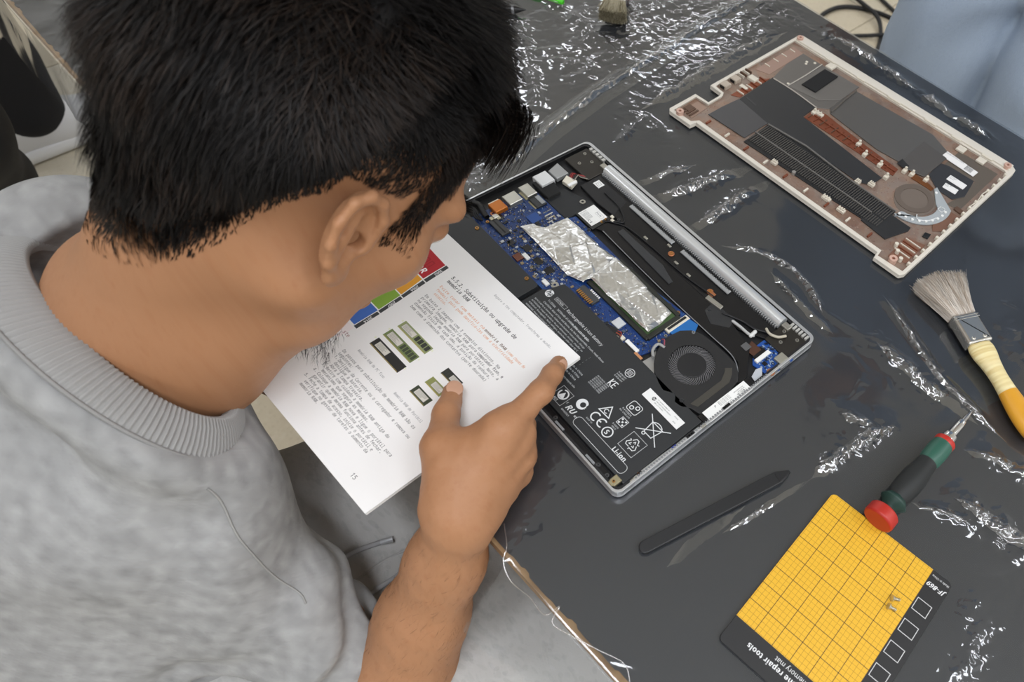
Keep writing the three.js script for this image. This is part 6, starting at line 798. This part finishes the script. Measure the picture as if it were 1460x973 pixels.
// ------------------------------------------------------------------ two more people, mostly cut off by the frame
function standing(name, label, pos, turn, legsF, o) {      // local: facing -z
  const g = thing(name, label, 'person', null, pos, turn), dy = -(o.drop ?? 0), hd = [0, 1.575 + dy, -0.01], R = (a) => a.map((v, i) => (i === 1 ? v + dy : v));
  const j = { sr: R([0.19, 1.40, 0]), sl: R([-0.19, 1.40, 0]), er: R([0.25, 1.12, 0.03]), el: R([-0.25, 1.12, 0.03]), wr: R(o.wr ?? [0.255, 0.875, -0.09]), wl: R(o.wl ?? [-0.255, 0.875, -0.09]) };
  const skin = [[R([0, 1.50, 0.01]), R([0, 1.40, 0.01]), 0.055, 0.065], [R([-0.10, 1.34, 0]), R([-0.08, 1.0, 0]), 0.085, 0.085], [R([0.10, 1.34, 0]), R([0.08, 1.0, 0]), 0.085, 0.085], [j.sr, j.er, 0.045, 0.036], [j.sl, j.el, 0.045, 0.036], [j.er, j.wr, 0.036, 0.023], [j.el, j.wl, 0.036, 0.023], ...legsF.map((l) => [l[0], l[1], l[2] * 0.66, l[3] * 0.6])];
  const [a, b] = boundsOf(skin, 0.02), geos = [sdfMesh(union(skin, 0.03), a, b, 0.013)];
  for (const [w, s] of [[j.wr, 1], [j.wl, -1]]) { const h = handCaps(w, [0, -0.92, -0.39], [-s, 0, 0], [0, 0.39, -0.92], 0.35, 0.95), [p, q] = boundsOf(h, 0.01); geos.push(sdfMesh(union(h, 0.006), p, q, 0.005)); }
  const hf = (x, y, z) => { const X = x - hd[0], Y = y - hd[1], Z = z - hd[2]; return Math.min(headSkin(X, Y, Z), earSkin(X, Y, Z, 1), earSkin(X, Y, Z, -1)); }; geos.push(sdfMesh(hf, [hd[0] - 0.12, hd[1] - 0.15, hd[2] - 0.15], [hd[0] + 0.12, hd[1] + 0.16, hd[2] + 0.13], 0.005));
  part(g, 'body', merge(geos.map((q) => mergeVertices(q))), skinM);
  const hairF = (x, y, z) => { const X = x - hd[0], Y = y - hd[1], Z = z - hd[2], d = headSkin(X, Y, Z); return Math.max(d - 0.016 - 0.003 * n3(X * 60, Y * 60, Z * 60), -(Y - (Z < -0.06 ? 0.075 : Z < 0.02 ? 0.03 : -0.05))); }; part(g, 'hair', sdfMesh(hairF, [hd[0] - 0.13, hd[1] - 0.08, hd[2] - 0.15], [hd[0] + 0.13, hd[1] + 0.18, hd[2] + 0.15], 0.006), std(0x1d1613, 0.5));
  for (const s of [1, -1]) { const e = part(g, 'eye', new THREE.SphereGeometry(0.0118, 16, 10), phys(0xe9e4dd, 0.2)); e.position.set(hd[0] + s * 0.033, hd[1] + 0.0105, hd[2] - 0.0870); const ir = part(e, 'iris', new THREE.SphereGeometry(0.0056, 12, 8).scale(1, 1, 0.5), phys(0x2a170d, 0.2)); ir.position.set(0, -0.001, -0.0095); }
  const top = [[R([-0.09, 1.34, 0]), R([-0.085, 0.98, 0]), 0.115, 0.118], [R([0.09, 1.34, 0]), R([0.085, 0.98, 0]), 0.115, 0.118], [j.sr, j.er, 0.07, 0.055], [j.sl, j.el, 0.07, 0.055], [j.er, j.wr.map((v, i) => mix(v, j.er[i], 0.1)), 0.055, 0.042], [j.el, j.wl.map((v, i) => mix(v, j.el[i], 0.1)), 0.055, 0.042], [R([-0.1, 1.43, 0.01]), R([0.1, 1.43, 0.01]), 0.055, 0.055]];
  const tf = union(top, 0.05), [ta, tb] = boundsOf(top, 0.02); part(g, o.topName, sdfMesh((x, y, z) => Math.max(tf(x, y, z) - 0.004 * n3(x * 14, y * 12, z * 14), o.hem - y), ta, tb, 0.012), o.topM);
  const lf = union(legsF, o.join ?? 0.04), [la, lb] = boundsOf(legsF, 0.02); part(g, 'trousers', sdfMesh((x, y, z) => lf(x, y, z) - o.fold(x, y, z), la, lb, o.cell, (x, y, z) => [x * 4, y * 4]), o.legM);
  for (const [fx, fz] of o.feet) { const s = sdfMesh(union([[[fx, 0.05, fz + 0.10], [fx, 0.042, fz - 0.10], 0.046, 0.042], [[fx, 0.095, fz + 0.085], [fx, 0.06, fz], 0.046, 0.044]], 0.03), [fx - 0.08, 0.018, fz - 0.18], [fx + 0.08, 0.17, fz + 0.18], 0.007); const sh = part(g, 'shoe', s, o.shoeM); part(sh, 'sole', sdfMesh((x, y, z) => Math.max(cap(x, (y - 0.02) * 1.6, z, [fx, 0, fz + 0.10], [fx, 0, fz - 0.105], 0.052, 0.047), y - 0.034, 0.002 - y), [fx - 0.08, -0.004, fz - 0.18], [fx + 0.08, 0.05, fz + 0.18], 0.006), o.soleM); if (o.stripe) for (let i = 0; i < 3; i++) part(sh, 'lace', tube([[fx * 1e3 - 22, 96 - i * 9, fz * 1e3 + 30 - i * 28], [fx * 1e3, 106 - i * 11, fz * 1e3 + 28 - i * 28], [fx * 1e3 + 22, 96 - i * 9, fz * 1e3 + 30 - i * 28]], 3, 12, 6), o.laceM); }
  return g;
}
{
  const denim = phys(0xffffff, 0.9, { map: tex(512, 512, (c, w, h) => { c.fillStyle = '#a6b5c8'; c.fillRect(0, 0, w, h); for (let i = 0; i < 14000; i++) { c.fillStyle = pick(['rgba(182,196,212,.15)', 'rgba(140,156,178,.15)', 'rgba(165,175,188,.12)']); c.fillRect(rnd() * w, rnd() * h, rr(1, 2), rr(1, 6)); } }, true, true), bumpMap: knit, bumpScale: 0.0004 });
  standing('person', 'person in loose pale blue trousers standing at the far edge of the table', [0.045, 0, -0.530], Math.PI, [[[-0.088, 0.97, 0], [-0.096, 0.88, -0.012], 0.100, 0.098], [[-0.096, 0.88, -0.012], [-0.094, 0.52, -0.030], 0.098, 0.095], [[-0.094, 0.52, -0.030], [-0.10, 0.10, 0.02], 0.095, 0.075], [[0.075, 0.97, 0], [0.082, 0.88, -0.01], 0.098, 0.092], [[0.082, 0.88, -0.01], [0.084, 0.52, -0.010], 0.094, 0.092], [[0.084, 0.52, -0.010], [0.09, 0.10, 0.02], 0.092, 0.075]], { topName: 'shirt', topM: phys(0x7f90a6, 0.9), hem: 0.95, legM: denim, cell: 0.006, join: 0.012, fold: (x, y, z) => 0.005 * n3(x * 12, y * 7, z * 12) + 0.0035 * Math.sin((y + x * 0.8 + 0.05 * n3(x * 9, y * 9, 1)) * 55) * sstep(0.5, 0.9, y) + 0.0025 * n3(x * 30, y * 14 + x * 20, z * 30), feet: [[-0.10, 0], [0.09, 0]], shoeM: std(0x2a2c30, 0.6), soleM: std(0xdadada, 0.6), wr: [0.27, 0.90, 0.04], wl: [-0.27, 0.90, 0.04] });
  standing('person', 'person in black clothes and white trainers seated left of the reader', [-1.50, 0, 0.80], 0, [[[-0.09, 0.52, 0.02], [-0.09, 0.525, -0.04], 0.105, 0.10], [[0.09, 0.52, 0.02], [0.10, 0.525, -0.04], 0.105, 0.10], [[-0.09, 0.525, -0.04], [-0.14, 0.52, -0.42], 0.10, 0.082], [[-0.14, 0.52, -0.42], [-0.15, 0.11, -0.36], 0.082, 0.07], [[0.10, 0.525, -0.04], [0.460, 0.475, -0.255], 0.105, 0.088], [[0.460, 0.475, -0.255], [0.328, 0.30, -0.234], 0.086, 0.080], [[0.328, 0.30, -0.234], [0.215, 0.11, -0.205], 0.080, 0.074], [[0, 0.54, 0.02], [0.15, 0.52, -0.12], 0.09, 0.08]], { drop: 0.44, topName: 'jacket', topM: phys(0x17171a, 0.85), hem: 0.50, legM: phys(0x1a1a1d, 0.9), cell: 0.010, fold: (x, y, z) => 0.007 * n3(x * 9, y * 6, z * 9) + 0.003 * n3(x * 24, y * 14, z * 24), feet: [[-0.15, -0.40], [0.165, -0.300]], shoeM: std(0xe2e2e3, 0.5), soleM: std(0xf0f0f0, 0.5), stripe: true, laceM: std(0x22232a, 0.6), wr: [0.13, 1.12, -0.20], wl: [-0.13, 1.12, -0.20] });
}
function stool(label, x, z) {
  const s = thing('stool', label, 'stool', null, [x, 0, z]);
  part(s, 'seat', new THREE.CylinderGeometry(0.17, 0.165, 0.03, 40).translate(0, 0.400, 0), std(0x4a4c50, 0.5)); for (const a of [0.78, 2.35, 3.92, 5.5]) part(s, 'leg', new THREE.CylinderGeometry(0.012, 0.014, 0.392, 12).rotateX(0.12 * Math.sin(a)).rotateZ(-0.12 * Math.cos(a)).translate(0.15 * Math.cos(a), 0.196, 0.15 * Math.sin(a)), std(0x8a8c8f, 0.35, 0.8));
}
stool('plain grey stool under the reader in the grey sweatshirt', -0.06, 0.63); stool('plain grey stool under the person in black clothes', -1.5, 0.80);
renderer.render(scene, camera);
